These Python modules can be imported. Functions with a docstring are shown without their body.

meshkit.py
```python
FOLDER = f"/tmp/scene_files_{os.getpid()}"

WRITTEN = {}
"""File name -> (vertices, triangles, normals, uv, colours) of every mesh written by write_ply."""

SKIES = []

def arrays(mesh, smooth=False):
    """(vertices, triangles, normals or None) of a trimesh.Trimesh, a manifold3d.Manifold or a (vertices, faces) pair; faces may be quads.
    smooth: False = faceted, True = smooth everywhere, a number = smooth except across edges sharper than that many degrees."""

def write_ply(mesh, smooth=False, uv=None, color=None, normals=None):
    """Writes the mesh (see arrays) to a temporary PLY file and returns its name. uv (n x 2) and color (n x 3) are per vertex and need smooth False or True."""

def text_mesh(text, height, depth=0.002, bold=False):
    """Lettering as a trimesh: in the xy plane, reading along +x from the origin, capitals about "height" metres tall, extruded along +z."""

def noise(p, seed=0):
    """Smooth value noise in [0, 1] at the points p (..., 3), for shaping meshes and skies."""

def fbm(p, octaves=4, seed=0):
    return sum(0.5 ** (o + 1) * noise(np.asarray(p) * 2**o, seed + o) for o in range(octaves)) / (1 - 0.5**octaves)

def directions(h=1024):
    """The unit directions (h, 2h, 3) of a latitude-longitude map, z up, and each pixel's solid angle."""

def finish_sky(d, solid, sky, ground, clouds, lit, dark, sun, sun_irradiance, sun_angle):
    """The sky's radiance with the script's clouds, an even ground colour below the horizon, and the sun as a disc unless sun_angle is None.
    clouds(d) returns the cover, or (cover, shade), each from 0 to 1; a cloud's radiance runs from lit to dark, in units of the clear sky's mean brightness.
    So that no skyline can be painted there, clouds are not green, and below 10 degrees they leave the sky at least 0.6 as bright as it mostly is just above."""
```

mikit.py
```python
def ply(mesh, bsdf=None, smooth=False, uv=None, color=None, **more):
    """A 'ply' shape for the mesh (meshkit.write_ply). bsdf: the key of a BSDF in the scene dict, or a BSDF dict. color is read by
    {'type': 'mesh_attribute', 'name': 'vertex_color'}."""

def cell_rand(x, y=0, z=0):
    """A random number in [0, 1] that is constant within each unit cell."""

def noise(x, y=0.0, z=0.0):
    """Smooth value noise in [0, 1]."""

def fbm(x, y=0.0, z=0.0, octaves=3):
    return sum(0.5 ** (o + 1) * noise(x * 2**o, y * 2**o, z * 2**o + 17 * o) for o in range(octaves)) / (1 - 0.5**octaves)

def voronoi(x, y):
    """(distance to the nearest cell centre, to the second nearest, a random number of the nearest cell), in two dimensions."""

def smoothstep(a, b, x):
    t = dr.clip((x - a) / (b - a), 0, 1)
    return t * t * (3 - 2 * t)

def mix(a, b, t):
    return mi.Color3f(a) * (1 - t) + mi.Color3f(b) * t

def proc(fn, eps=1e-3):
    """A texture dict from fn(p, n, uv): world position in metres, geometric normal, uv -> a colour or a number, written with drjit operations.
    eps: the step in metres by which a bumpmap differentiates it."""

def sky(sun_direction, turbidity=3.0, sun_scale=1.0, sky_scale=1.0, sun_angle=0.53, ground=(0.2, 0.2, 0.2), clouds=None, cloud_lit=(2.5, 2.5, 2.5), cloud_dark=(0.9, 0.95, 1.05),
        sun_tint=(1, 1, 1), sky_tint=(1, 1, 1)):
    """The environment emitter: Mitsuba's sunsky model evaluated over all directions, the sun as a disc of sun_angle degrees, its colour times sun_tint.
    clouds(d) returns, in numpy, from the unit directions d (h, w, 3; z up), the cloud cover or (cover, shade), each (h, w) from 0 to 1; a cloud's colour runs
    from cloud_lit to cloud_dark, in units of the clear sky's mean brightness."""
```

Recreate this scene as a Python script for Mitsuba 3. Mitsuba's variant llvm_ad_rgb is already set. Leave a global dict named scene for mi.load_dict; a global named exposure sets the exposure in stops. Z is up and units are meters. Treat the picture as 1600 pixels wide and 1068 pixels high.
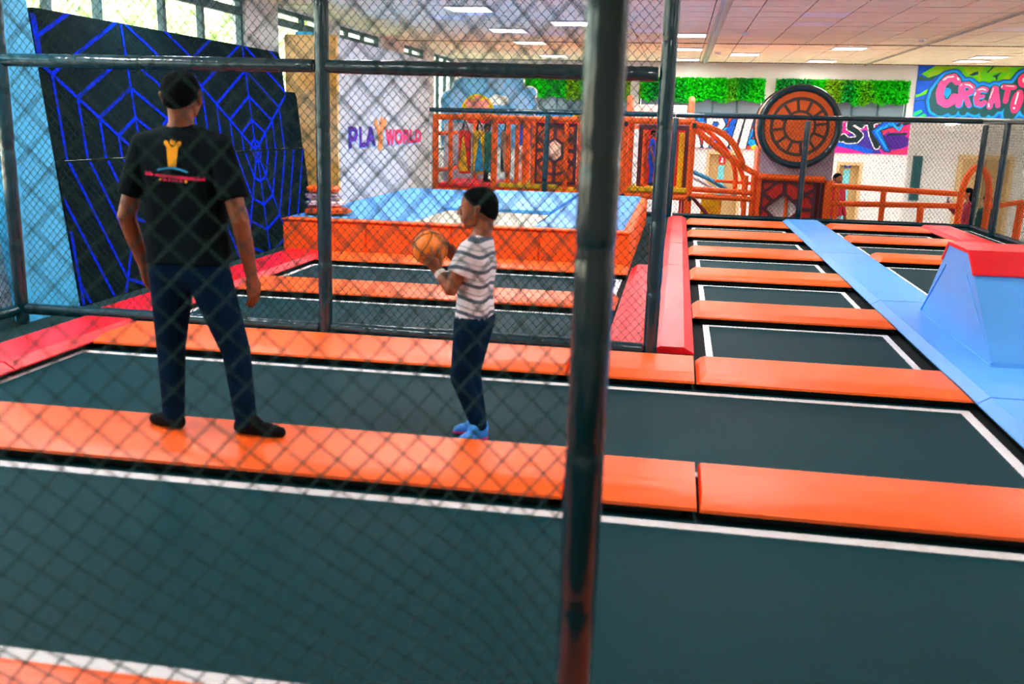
import math, random
import numpy as np, trimesh, mitsuba as mi, drjit as dr
import manifold3d as m3
from shapely.geometry import Polygon, LineString, Point, box as sbox
from shapely.ops import unary_union
from shapely import affinity
import mikit, meshkit
from mikit import proc, fbm, noise, smoothstep, mix

random.seed(7)
RNG = np.random.default_rng(7)
T = mi.ScalarTransform4f
scene, labels = {}, {}


def srgb(r, g, b):
    c = np.array([r, g, b]) / 255.0
    return [float(x) for x in np.where(c <= 0.04045, c / 12.92, ((c + 0.055) / 1.055) ** 2.4)]


# ------------------------------------------------------------------ camera, sky, lamps, exposure
exposure = 0.68
CAM = np.array([0.0, 0.0, 1.6])
FWD = np.array([-0.162667, 0.960022, -0.227810])
UP = np.array([-0.061862, 0.220508, 0.973421])
scene['camera'] = {
    'type': 'thinlens', 'fov': 2 * math.degrees(math.atan(800 / 1467.0)), 'fov_axis': 'x',
    'to_world': T().look_at(origin=CAM.tolist(), target=(CAM + FWD).tolist(), up=UP.tolist()),
    'aperture_radius': 0.0062, 'focus_distance': 11.0, 'near_clip': 0.05, 'far_clip': 400.0}
scene['sky'] = mikit.sky([0.75, -0.25, 0.62], turbidity=4.0, sun_scale=9.0, sky_scale=25.0, ground=(0.35, 0.36, 0.34), sky_tint=(1.26, 1.06, .72))
LAMP = 43.0
CEIL = 3.11

# ------------------------------------------------------------------ materials


def rgbtex(c):
    return {'type': 'rgb', 'value': [float(x) for x in c]}


def mat(key, col, rough=0.5, spec=0.5, metal=0.0, bump=None, **kw):
    base = col if isinstance(col, dict) else rgbtex(srgb(*col))
    b = {'type': 'principled', 'base_color': base, 'roughness': rough, 'specular': spec, 'metallic': metal, **kw}
    if bump is not None:
        b = {'type': 'bumpmap', 'arbitrary': proc(bump[0], eps=bump[2] if len(bump) > 2 else 2e-3), 'scale': bump[1], 'bsdf': b}
    scene[key] = {'type': 'twosided', 'bsdf': b}
    return key


def wrinkle(p, n, uv):
    return fbm(p.x * 3.0 + p.z * 2, p.y * 9.0, p.z * 5.0, 3)


def vinyl(col, amp):
    c = srgb(*col)

    def fn(p, n, uv):
        t = fbm(p.x * 2.3, p.y * 2.3, p.z * 2.3, 3)
        return mi.Color3f(*c) * (1 - amp + 2 * amp * t)
    return proc(fn)


mat('orange_vinyl', vinyl((255, 98, 26), .12), .42, .4, bump=(wrinkle, .012))
mat('red_vinyl', vinyl((238, 14, 30), .10), .38, .5, bump=(wrinkle, .014))
mat('blue_vinyl', vinyl((78, 166, 250), .08), .42, .4, bump=(wrinkle, .014))
mat('orange_foam', (255, 96, 4), .5, .4)
mat('salmon_foam', (250, 128, 88), .5, .4)
mat('red_foam', (214, 26, 30), .5, .4)
mat('dark_red', (110, 22, 28), .5, .4)
mat('yellow_foam', (240, 190, 10), .5, .4)
mat('blue_foam', (20, 78, 214), .5, .4)
mat('pink_foam', (240, 30, 110), .5, .4)
mat('green_foam', (0, 110, 92), .5, .4)
mat('teal_foam', (30, 140, 190), .5, .4)
mat('tan_foam', (190, 150, 120), .6, .3)
mat('black_foam', (8, 36, 42), .28, .5)
mat('black_pad', (3, 50, 62), .22, .6, bump=(lambda p, n, uv: fbm(p.x * 22, p.y * 22, p.z * 7, 3), .006))
mat('tape_black', (16, 46, 54), .2, .6)
mat('net_cord', (10, 34, 36), .8, .1)
mat('net_near', (50, 86, 90), .8, .1)
mat('white_line', (236, 240, 244), .6, .3)


def bed_fn(p, n, uv):
    t = fbm(p.x * 1.1, p.y * 1.1, 0.0, 3)
    w = noise(p.x * 60, p.y * 60)
    return mi.Color3f(*srgb(3, 50, 57)) * (.82 + .26 * t + .10 * w)


def bed_bump(p, n, uv):
    return noise(p.x * 140, p.y * 140)


mat('bed_fabric', proc(bed_fn), .6, .07, bump=(bed_bump, .0012))
mat('deck_dark', (22, 30, 32), .8, .1)
mat('deck_carpet', (24, 50, 52), .9, .1)


def white_fn(p, n, uv):
    t = fbm(p.x * .8, p.y * .8, p.z * .8, 3)
    return mi.Color3f(*srgb(240, 238, 236)) * (.95 + .07 * t)


mat('white_wall', proc(white_fn), .8, .2)
mat('ceil_tile', proc(lambda p, n, uv: mi.Color3f(*srgb(242, 232, 198)) * (.93 + .1 * fbm(p.x * 2, p.y * 2, 0, 2) + .04 * noise(p.x * 90, p.y * 90))), .85, .2)
mat('ceil_tile_pale', (244, 242, 236), .85, .2)
mat('ceil_grid', (120, 100, 88), .8, .1)
mat('steel_channel', (160, 164, 150), .4, .5)
mat('lamp_frame', (230, 230, 230), .5, .4)
mat('frame_green', (44, 84, 88), .4, .5)
scene['pane_glass'] = {'type': 'thindielectric', 'int_ior': 1.3}
mat('dark_glass', (120, 146, 160), .12, .6)
mat('floor_tile', proc(lambda p, n, uv: mi.Color3f(*srgb(176, 172, 164)) * (.9 + .15 * fbm(p.x, p.y, 0, 3))), .35, .5)
mat('wood_door', proc(lambda p, n, uv: mi.Color3f(*srgb(196, 160, 104)) * (.85 + .25 * fbm(p.x * 14, p.y * 14, p.z * 1.2, 3))), .45, .4)
mat('wood_jamb', (222, 188, 138), .45, .4)
mat('teal_glass', (120, 214, 222), .2, .5)
mat('sign_red', (214, 24, 48), .4, .4)
mat('sign_blue', (20, 84, 240), .4, .4)
mat('sign_white', (248, 248, 248), .4, .4)
mat('web_black', proc(lambda p, n, uv: mi.Color3f(*srgb(4, 23, 28)) * (.8 + .5 * fbm(p.x * 3, p.y * 3, p.z * 3, 3))), .9, .04, bump=(wrinkle, .01))
mat('web_blue', (0, 40, 220), .9, .04)
mat('web_violet', (20, 20, 214), .9, .04)
mat('grey_panel', proc(lambda p, n, uv: mi.Color3f(*srgb(186, 184, 180)) * (.86 + .24 * fbm(p.x * 2, p.y * 1.2, p.z * 1.2, 4))), .75, .2,
    bump=(lambda p, n, uv: fbm(p.x * 3, p.y * 3, p.z * 3, 4), .05))
mat('sand_panel', proc(lambda p, n, uv: mix(srgb(214, 158, 74), srgb(236, 200, 140), smoothstep(.3, .7, fbm(p.x * 2.4, p.y * 2.4, p.z * 2.4, 3)))), .8, .2)
mat('blue_panel', proc(lambda p, n, uv: mi.Color3f(*srgb(66, 190, 246)) * (.85 + .35 * fbm(p.x * 3, p.y * 3, p.z * 3, 3))), .6, .3)
mat('cream_bag', (196, 192, 170), .6, .3)
mat('hedge_leaf', proc(lambda p, n, uv: mix(mix(srgb(0, 118, 36), srgb(10, 186, 6), smoothstep(.35, .6, noise(p.x * 2.1, 3.0, p.z * .8))), srgb(110, 140, 8), smoothstep(.55, .8, noise(p.x * 2.6 + 31, 9.0, p.z * .5)) * .8)
                        * (.8 + .6 * noise(p.x * 30, p.y * 30, p.z * 30))), .7, .2)
mat('hedge_back', (10, 70, 30), .9, .1)
for k, c in dict(ink_green=(96, 214, 6), ink_lime=(150, 208, 0), ink_dark=(22, 78, 84), ink_blue=(6, 92, 226), ink_cyan=(10, 166, 255), ink_pink=(255, 84, 160), ink_hot=(255, 62, 130),
                 ink_white=(252, 250, 252), ink_purple=(120, 34, 150), ink_indigo=(64, 24, 128), ink_red=(230, 56, 52), ink_magenta=(244, 40, 160), ink_yellow=(246, 216, 20), ink_emerald=(30, 220, 120),
                 ink_navy=(60, 44, 150), ink_orange=(246, 140, 70), ink_crimson=(236, 48, 92), ink_sky=(112, 196, 255), ink_paleblue=(140, 200, 252), ink_salmon=(248, 156, 146), ink_black=(14, 40, 46)).items():
    mat(k, c, .55, .3)


def disc_fn(p, n, uv):
    return mi.Color3f(*srgb(236, 104, 40)) * (.9 + .18 * fbm(p.x * 6, p.y * 6, p.z * 6, 2))


mat('disc_orange', proc(disc_fn), .5, .4)
mat('disc_dark', (74, 58, 52), .5, .4)
mat('block_grey', (176, 172, 190), .6, .3)
mat('panel_red', proc(lambda p, n, uv: mi.Color3f(*srgb(200, 40, 28)) * (.75 + .45 * fbm(p.x * 4, p.y * 4, p.z * 4, 3))), .5, .4)
mat('panel_line', (78, 34, 48), .5, .4)
mat('skin_dark', (128, 72, 46), .5, .4)
mat('skin_brown', (134, 80, 52), .5, .4)
mat('skin_tan', (166, 108, 76), .5, .4)
mat('hair_black', (6, 11, 13), .9, .04)
mat('lip_brown', (92, 46, 40), .5, .4)
mat('eye_white', (150, 140, 132), .5, .3)
mat('eye_dark', (18, 12, 10), .3, .5)
mat('tee_black', (4, 15, 20), .9, .08, bump=(lambda p, n, uv: fbm(p.x * 7, p.y * 7, p.z * 4, 3), .012))


def denim(p, n, uv):
    return mi.Color3f(*srgb(3, 30, 54)) * (.75 + .5 * fbm(p.x * 9, p.y * 9, p.z * 4, 3))


mat('navy_denim', proc(denim), .9, .06, bump=(lambda p, n, uv: fbm(p.x * 8, p.y * 8, p.z * 11, 3), .016))
mat('sock_black', (14, 18, 20), .9, .1)


def stripes(p, n, uv):
    z = p.z + .012 * dr.sin(p.x * 26) + .006 * dr.sin(p.y * 40)
    f = z / .074
    f = f - dr.floor(f)
    dark = smoothstep(.02, .06, f) * (1 - smoothstep(.26, .30, f))
    mid = smoothstep(.50, .53, f) * (1 - smoothstep(.62, .65, f)) * .55
    ink = mix(srgb(44, 62, 84), srgb(92, 104, 122), noise(p.x * 50, p.y * 20, p.z * 30))
    return mix(mi.Color3f(*srgb(232, 232, 240)), ink, dr.minimum(dark + mid, 1.0))


mat('striped_cotton', proc(stripes), .85, .15)
mat('shoe_blue', (56, 150, 244), .5, .4)
mat('shoe_sole', (226, 70, 150), .5, .4)
mat('wristband', (244, 240, 240), .5, .3)


def ball_fn(p, n, uv):
    return mi.Color3f(*srgb(236, 124, 34)) * (.82 + .3 * fbm(p.x * 9, p.y * 9, p.z * 9, 3))


mat('ball_orange', proc(ball_fn), .5, .4, bump=(lambda p, n, uv: noise(p.x * 400, p.y * 400, p.z * 400), .0006, 4e-4))
mat('ball_seam', (60, 36, 26), .6, .3)
mat('print_gold', (255, 172, 10), .6, .3)
mat('print_blue', (20, 140, 200), .6, .3)
mat('print_red', (236, 28, 84), .6, .3)
mat('cloth_maroon', (132, 40, 58), .8, .2)
mat('cloth_red', (176, 30, 52), .8, .2)
mat('cloth_grey', (120, 124, 132), .8, .2)
mat('cloth_dark', (22, 34, 36), .8, .2)
mat('cloth_green', (30, 78, 74), .8, .2)
mat('cloth_blue', (22, 70, 196), .8, .2)
mat('phone_case', (70, 74, 96), .3, .5)
mat('bark', (90, 72, 56), .9, .1)
scene['leaf_green'] = {'type': 'principledthin', 'base_color': rgbtex(srgb(196, 226, 160)), 'roughness': .6, 'diff_trans': 1.0, 'spec_trans': 0.0}
mat('outdoor_ground', (190, 188, 176), .9, .1)
mat('outdoor_wall', (236, 232, 224), .9, .1)

# ------------------------------------------------------------------ helpers


def add(key, mesh, bsdf, smooth=False, **kw):
    assert key not in scene, key
    scene[key] = mikit.ply(mesh, bsdf, smooth=smooth, **kw) if not isinstance(mesh, dict) else {**mesh, **kw}
    return key


def tag(key, label=None, cat=None, group=None, kind=None):
    d = {}
    if label: d['label'] = label
    if cat: d['category'] = cat
    if group: d['group'] = group
    if kind: d['kind'] = kind
    labels[key] = d
    return key


_count = {}


def nm(base):
    n = _count.get(base, 0)
    _count[base] = n + 1
    return base if n == 0 else f'{base}_{n:03d}'


def cat_mesh(ms):
    return trimesh.util.concatenate(ms)


def bx(x0, x1, y0, y1, z0, z1):
    m = trimesh.creation.box((x1 - x0, y1 - y0, z1 - z0))
    m.apply_translation(((x0 + x1) / 2, (y0 + y1) / 2, (z0 + z1) / 2))
    return m


def hullpts(p):
    return trimesh.Trimesh(np.asarray(p, float)).convex_hull if False else _hull(p)


def _hull(p):
    m = m3.Manifold.hull_points(np.asarray(p, np.float64)).to_mesh()
    return trimesh.Trimesh(m.vert_properties[:, :3], m.tri_verts, process=False)


def cbx(x0, x1, y0, y1, z0, z1, c=.02):
    """chamfered box"""
    pts = []
    for x, cx in ((x0, c), (x1, -c)):
        for y, cy in ((y0, c), (y1, -c)):
            for z, cz in ((z0, c), (z1, -c)):
                pts += [(x + cx, y + cy, z), (x + cx, y, z + cz), (x, y + cy, z + cz)]
    return _hull(pts)


def tube(pts, r, n=8, closed=False, cap=True):
    """swept round tube along a polyline; r a number or one per point"""
    P = np.asarray(pts, float)
    k = len(P)
    R = np.full(k, float(r)) if np.isscalar(r) else np.asarray(r, float)
    if closed:
        t = np.roll(P, -1, 0) - np.roll(P, 1, 0)
    else:
        t = np.gradient(P, axis=0) if k > 2 else np.repeat([P[1] - P[0]], 2, 0)
    t /= np.linalg.norm(t, axis=1, keepdims=True)
    a = np.array([0, 0, 1.0]) if abs(t[0][2]) < .9 else np.array([1.0, 0, 0])
    rings, u = [], np.cross(t[0], a)
    u /= np.linalg.norm(u)
    ang = np.arange(n) * 2 * np.pi / n
    for i in range(k):
        u = u - t[i] * (u @ t[i])
        u /= np.linalg.norm(u)
        v = np.cross(t[i], u)
        rings.append(P[i] + R[i] * (np.cos(ang)[:, None] * u + np.sin(ang)[:, None] * v))
    V = np.vstack(rings)
    F = []
    for i in range(k if closed else k - 1):
        j = (i + 1) % k
        for q in range(n):
            b = (q + 1) % n
            F += [(i * n + q, i * n + b, j * n + b), (i * n + q, j * n + b, j * n + q)]
    if cap and not closed:
        V = np.vstack([V, P[0], P[-1]])
        for q in range(n):
            b = (q + 1) % n
            F += [(k * n, b, q), (k * n + 1, (k - 1) * n + q, (k - 1) * n + b)]
    return trimesh.Trimesh(V, np.array(F), process=False)


def extrude_xz(poly, y, depth, hi=0):
    """polygon in (x, z) made a slab whose face towards the camera is at y"""
    out = []
    for g in getattr(poly, 'geoms', [poly]):
        if g.is_empty or g.area < 1e-7 or g.geom_type != 'Polygon':
            continue
        m = trimesh.creation.extrude_polygon(g, depth, engine='earcut')
        v = m.vertices
        m.vertices = np.column_stack([v[:, 0], y + depth - v[:, 2], v[:, 1]])
        out.append(m)
    m = cat_mesh(out)
    m.fix_normals() if False else None
    if m.volume < 0:
        m.invert()
    return m


def extrude_map(poly, depth, fn):
    """polygon (u, v) extruded, then its vertices (u, v, h) mapped by fn"""
    out = [trimesh.creation.extrude_polygon(g, depth, engine='earcut') for g in getattr(poly, 'geoms', [poly]) if g.geom_type == 'Polygon' and g.area > 1e-7]
    m = cat_mesh(out)
    m.vertices = fn(m.vertices)
    if m.volume < 0:
        m.invert()
    return m


def polyprism_x(prof, x0, x1, inset=0.0, zin=None):
    """convex profile [(y, z)] swept along x, its ends drawn in at the top"""
    p = []
    zs = [q[1] for q in prof]
    lo, hi = min(zs), max(zs)
    for y, z in prof:
        d = inset * (z - lo) / (hi - lo)
        p += [(x0 + d, y, z), (x1 - d, y, z)]
    return _hull(p)


def polyprism_y(prof, y0, y1, inset=0.0):
    p = []
    zs = [q[1] for q in prof]
    lo, hi = min(zs), max(zs)
    for x, z in prof:
        d = inset * (z - lo) / (hi - lo)
        p += [(x, y0 + d, z), (x, y1 - d, z)]
    return _hull(p)


def cord_mesh(polys, r, n=3):
    """many cords at once: list of (k,3) polylines"""
    Vs, Fs, at = [], [], 0
    ang = np.arange(n) * 2 * np.pi / n + .5
    for P in polys:
        P = np.asarray(P, float)
        k = len(P)
        t = P[-1] - P[0]
        t /= np.linalg.norm(t)
        a = np.array([.31, .77, .55])
        u = np.cross(t, a); u /= np.linalg.norm(u)
        v = np.cross(t, u)
        ring = r * (np.cos(ang)[:, None] * u + np.sin(ang)[:, None] * v)
        Vs.append((P[:, None] + ring[None]).reshape(-1, 3))
        i = np.arange(k - 1)[:, None] * n
        q = np.arange(n)[None]
        b = (q + 1) % n
        F1 = np.stack([i + q, i + b, i + n + b], -1).reshape(-1, 3)
        F2 = np.stack([i + q, i + n + b, i + n + q], -1).reshape(-1, 3)
        Fs.append(np.vstack([F1, F2]) + at)
        at += k * n
    return trimesh.Trimesh(np.vstack(Vs), np.vstack(Fs), process=False)


def diamond_lines(W, H, pw, ph, step=None):
    """the two families of diagonal threads of a net in the rectangle W x H; each is ((u0,v0),(u1,v1))"""
    out = []
    s = ph / pw
    for sg in (1, -1):
        n0 = -int(H / s / pw) - 2 if sg > 0 else 0
        n1 = int(W / pw) + 1 if sg > 0 else int((W + H / s) / pw) + 2
        for k in range(n0, n1 + 1):
            u0 = k * pw          # at v = 0
            # v = sg * s * (u - u0)
            ua, ub = (u0, u0 + H / s) if sg > 0 else (u0 - H / s, u0)
            a, b = max(ua, 0), min(ub, W)
            if b - a < .02: continue
            out.append(((a, sg * s * (a - u0)), (b, sg * s * (b - u0))))
    return out


def net_plane(O, U, V, W, H, pw, ph, r, wob=0.0):
    O, U, V = (np.asarray(x, float) for x in (O, U, V))
    polys = []
    for (a, b), (c, d) in diamond_lines(W, H, pw, ph):
        polys.append([O + U * a + V * b, O + U * c + V * d])
    return cord_mesh(polys, r)


def padded_bar(key, p0, p1, r, seg, bsdf='black_pad', n=18, band=True, seed=0, at=None):
    """a foam-sleeved steel bar: the sleeve is one mesh with a waist at each joint, the joints' tape bands are sub-parts"""
    p0, p1 = np.asarray(p0, float), np.asarray(p1, float)
    L = np.linalg.norm(p1 - p0)
    rg = np.random.default_rng(seed)
    ts, rs, joints = [0.0], [r * .93], []
    t = seg * (.6 + .3 * rg.random())
    plan = [(q - p0[2]) for q in at] if at else None
    while (plan if at else t < L - .08):
        if at: t = plan.pop(0)
        joints.append(t)
        ts += [t - .06, t - .022, t, t + .022, t + .07]
        rs += [r * (1.0 + .02 * rg.random()), r * 1.01, r * .84, r * .98, r * (1.0 + .05 * rg.random())]
        t += seg * (.85 + .3 * rg.random())
    ts.append(L); rs.append(r * .93)
    d = (p1 - p0) / L
    P = [p0 + d * q for q in ts]
    add(key, tube(P, rs, n), bsdf, True)
    if band:
        base = key + ('__tape_band' if key.count('__') < 2 else '')
        for i, q in enumerate(joints if key.count('__') < 2 else []):
            k = base if i == 0 else f'{base}_{i:03d}'
            add(k, tube([p0 + d * (q - .012), p0 + d * (q + .012)], r * .95, n), 'tape_black', 30)


def ring_rect(x0, x1, y0, y1, w, z0, z1):
    o = sbox(x0, y0, x1, y1).difference(sbox(x0 + w, y0 + w, x1 - w, y1 - w))
    m = trimesh.creation.extrude_polygon(o, z1 - z0, engine='earcut')
    m.apply_translation((0, 0, z0))
    return m

# ------------------------------------------------------------------ the hall
XL, XR, YB, YF, ZF = -5.6, 10.4, 24.0, -5.0, -1.1


def struct(key, mesh, m, label=None, smooth=False):
    add(key, mesh, m, smooth)
    tag(key, label, None, None, 'structure')


struct('floor', bx(XL - .2, XR, YF, 31, ZF - .1, ZF), 'floor_tile')
add('ceiling', bx(XL - .2, XR, YF, 31, CEIL + .005, CEIL + .15), 'ceil_grid')
tag('ceiling', kind='structure')

# lamps: cells of the 0.6 m ceiling grid that hold a luminous panel
CELL = .6
GX0, GY0 = -5.66, 12.4


def cell_of(x, y):
    return round((x - GX0) / CELL - .5), round((y - GY0) / CELL - .5)


seen_lamps = [(-2.95, 13.3), (-1.65, 15.1), (-3.06, 16.3), (-3.06, 19.0), (-3.06, 22.2), (-.15, 16.6), (-.15, 19.6), (-.15, 22.9), (1.33, 21.4), (2.75, 19.5), (2.82, 23.0), (6.2, 20.9), (6.15, 22.2)]
far_lamps = [(x, y) for x in (-3.1, .5, 4.7, 7.7) for y in (11.5, 8.5, 3.7)]
far_lamps += [(-4.9, 8.5), (-4.9, 5.5), (8.8, 13.9), (8.8, 17.5), (8.8, 21.1)]
lamp_cells = {}
for q, (x, y) in enumerate(seen_lamps + far_lamps):
    lamp_cells[cell_of(x, y)] = q < len(seen_lamps)
vis, rest = [], []
for i in range(27):
    for j in range(-29, 20):
        x, y = GX0 + (i + .5) * CELL, GY0 + (j + .5) * CELL
        if (i, j) in lamp_cells or y > 23.9 or y < YF + .2:
            continue
        (vis if 0 <= j <= 10 and 3 <= i <= 25 else rest).append((x, y))
tile = mikit.ply(cbx(-.293, .293, -.280, .280, -.006, .006, .003), 'ceil_tile')
tile_b = mikit.ply(cbx(-.293, .293, -.280, .280, -.006, .006, .003), 'ceil_tile_pale')
for q, (x, y) in enumerate(vis):
    k = 'ceiling__tile' if q == 0 else f'ceiling__tile_{q:03d}'
    scene[k] = {**(tile_b if RNG.random() < .06 else tile), 'to_world': T().translate([x, y, CEIL + .003 + .003 * RNG.random()])}
rm = []
for x, y in rest:
    rm.append(bx(x - .293, x + .293, y - .28, y + .28, CEIL, CEIL + .008))
add('ceiling__far_tile', cat_mesh(rm), 'ceil_tile')
tag('ceiling__far_tile', kind='stuff')

lamp_words = {0: 'nearest lit square ceiling panel, above the climbing block', 1: 'lit square ceiling panel close to the tall black pole', 2: 'lit square ceiling panel, second of the row above the climbing block',
              3: 'lit square ceiling panel, third of the row above the climbing block', 4: 'faint lit ceiling panel, farthest of the row above the climbing block', 5: 'lit ceiling panel beside the thinner black post, nearest of three',
              6: 'lit ceiling panel beside the thinner black post, middle of three', 7: 'lit ceiling panel beside the thinner black post, farthest of three', 8: 'lit ceiling panel above the gap between the hedge panels',
              9: 'bright lit ceiling panel above the big orange disc, nearer of two', 10: 'lit ceiling panel above the big orange disc, farther of two', 11: 'lit ceiling panel above the pink graffiti sign, nearer one', 12: 'lit ceiling panel above the pink graffiti sign, farther one'}
q_seen = {cell_of(x, y): q for q, (x, y) in enumerate(seen_lamps)}
frame_ply = mikit.ply(ring_rect(-.298, .298, -.298, .298, .022, -.022, .004), 'lamp_frame')
diff_mesh = trimesh.Trimesh([[-.276, -.276, 0], [.276, -.276, 0], [.276, .276, 0], [-.276, .276, 0]], [[0, 2, 1], [0, 3, 2]], process=False)
diff_ply = mikit.ply(diff_mesh, 'lamp_frame')
for (i, j), seen in lamp_cells.items():
    x, y = GX0 + (i + .5) * CELL, GY0 + (j + .5) * CELL
    k = nm('ceiling_lamp')
    scene[k + '__frame'] = {**frame_ply, 'to_world': T().translate([x, y, CEIL])}
    scene[k + '__diffuser'] = {**diff_ply, 'to_world': T().translate([x, y, CEIL - .008]), 'emitter': {'type': 'area', 'radiance': rgbtex([LAMP * 1.0, LAMP * .99, LAMP * .97])}}
    if seen:
        tag(k, lamp_words[q_seen[(i, j)]], 'ceiling light', 'square ceiling lamps')
    else:
        tag(k, 'lit square ceiling panel over the trampolines, above the picture', 'ceiling light', 'square ceiling lamps')

add('ceiling_channel', cat_mesh([cbx(.44, .50, 8, 23.9, CEIL - .05, CEIL + .01, .008), cbx(.40, .54, 8, 23.9, CEIL - .012, CEIL + .005, .004)]), 'steel_channel')
tag('ceiling_channel', 'grey metal channel running along the ceiling towards the back wall', 'channel')
add('ceiling_pipe', tube([[4.12, 8, CEIL - .02], [4.14, 15, CEIL - .03], [4.16, 23.95, CEIL - .02]], .018), 'steel_channel', True)
tag('ceiling_pipe', 'thin dark pipe running along the ceiling towards the pink graffiti sign', 'pipe')
for q, (x, y) in enumerate(((.95, 16.4), (.67, 20.6), (3.9, 17.4))):
    k = nm('smoke_detector')
    ang = np.linspace(0, np.pi / 2, 5)
    prof = [(0.0, CEIL - .06)] + [(.055 * math.sin(a) + .01, CEIL - .055 + .04 * (1 - math.cos(a))) for a in ang] + [(.075, CEIL - .015), (.075, CEIL)]
    m = trimesh.creation.revolve(np.array(prof), sections=20)
    m.apply_translation((x, y, 0))
    add(k, m, 'lamp_frame', 40)
    tag(k, ['small white detector on the ceiling, nearer one by the metal channel', 'small white detector on the ceiling, farther one by the metal channel', 'small white detector on the ceiling beside the thin pipe'][q], 'smoke detector')


add('ceiling__joint_strip', bx(XL, XR, 18.56, 18.60, CEIL - .012, CEIL), 'ceil_grid')

# left wall with its row of windows
WZ0, WZ1 = .9, 3.08
wins = [(5.0, 11.95, [7.2, 8.05, 8.83, 10.03, 10.9]), (12.95, 14.9, [14.0]), (15.42, 17.62, [15.95, 16.8]), (19.15, 20.8, [19.9]), (21.55, 23.65, [22.2, 22.9])]
left = sbox(YF, ZF, YB + .2, CEIL)
for a, b, _ in wins + [(-3.0, 1.0, []), (1.8, 4.2, [])]:
    left = left.difference(sbox(a, WZ0, b, WZ1))


def to_left(v):
    return np.column_stack([XL - v[:, 2], v[:, 0], v[:, 1]])


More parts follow.
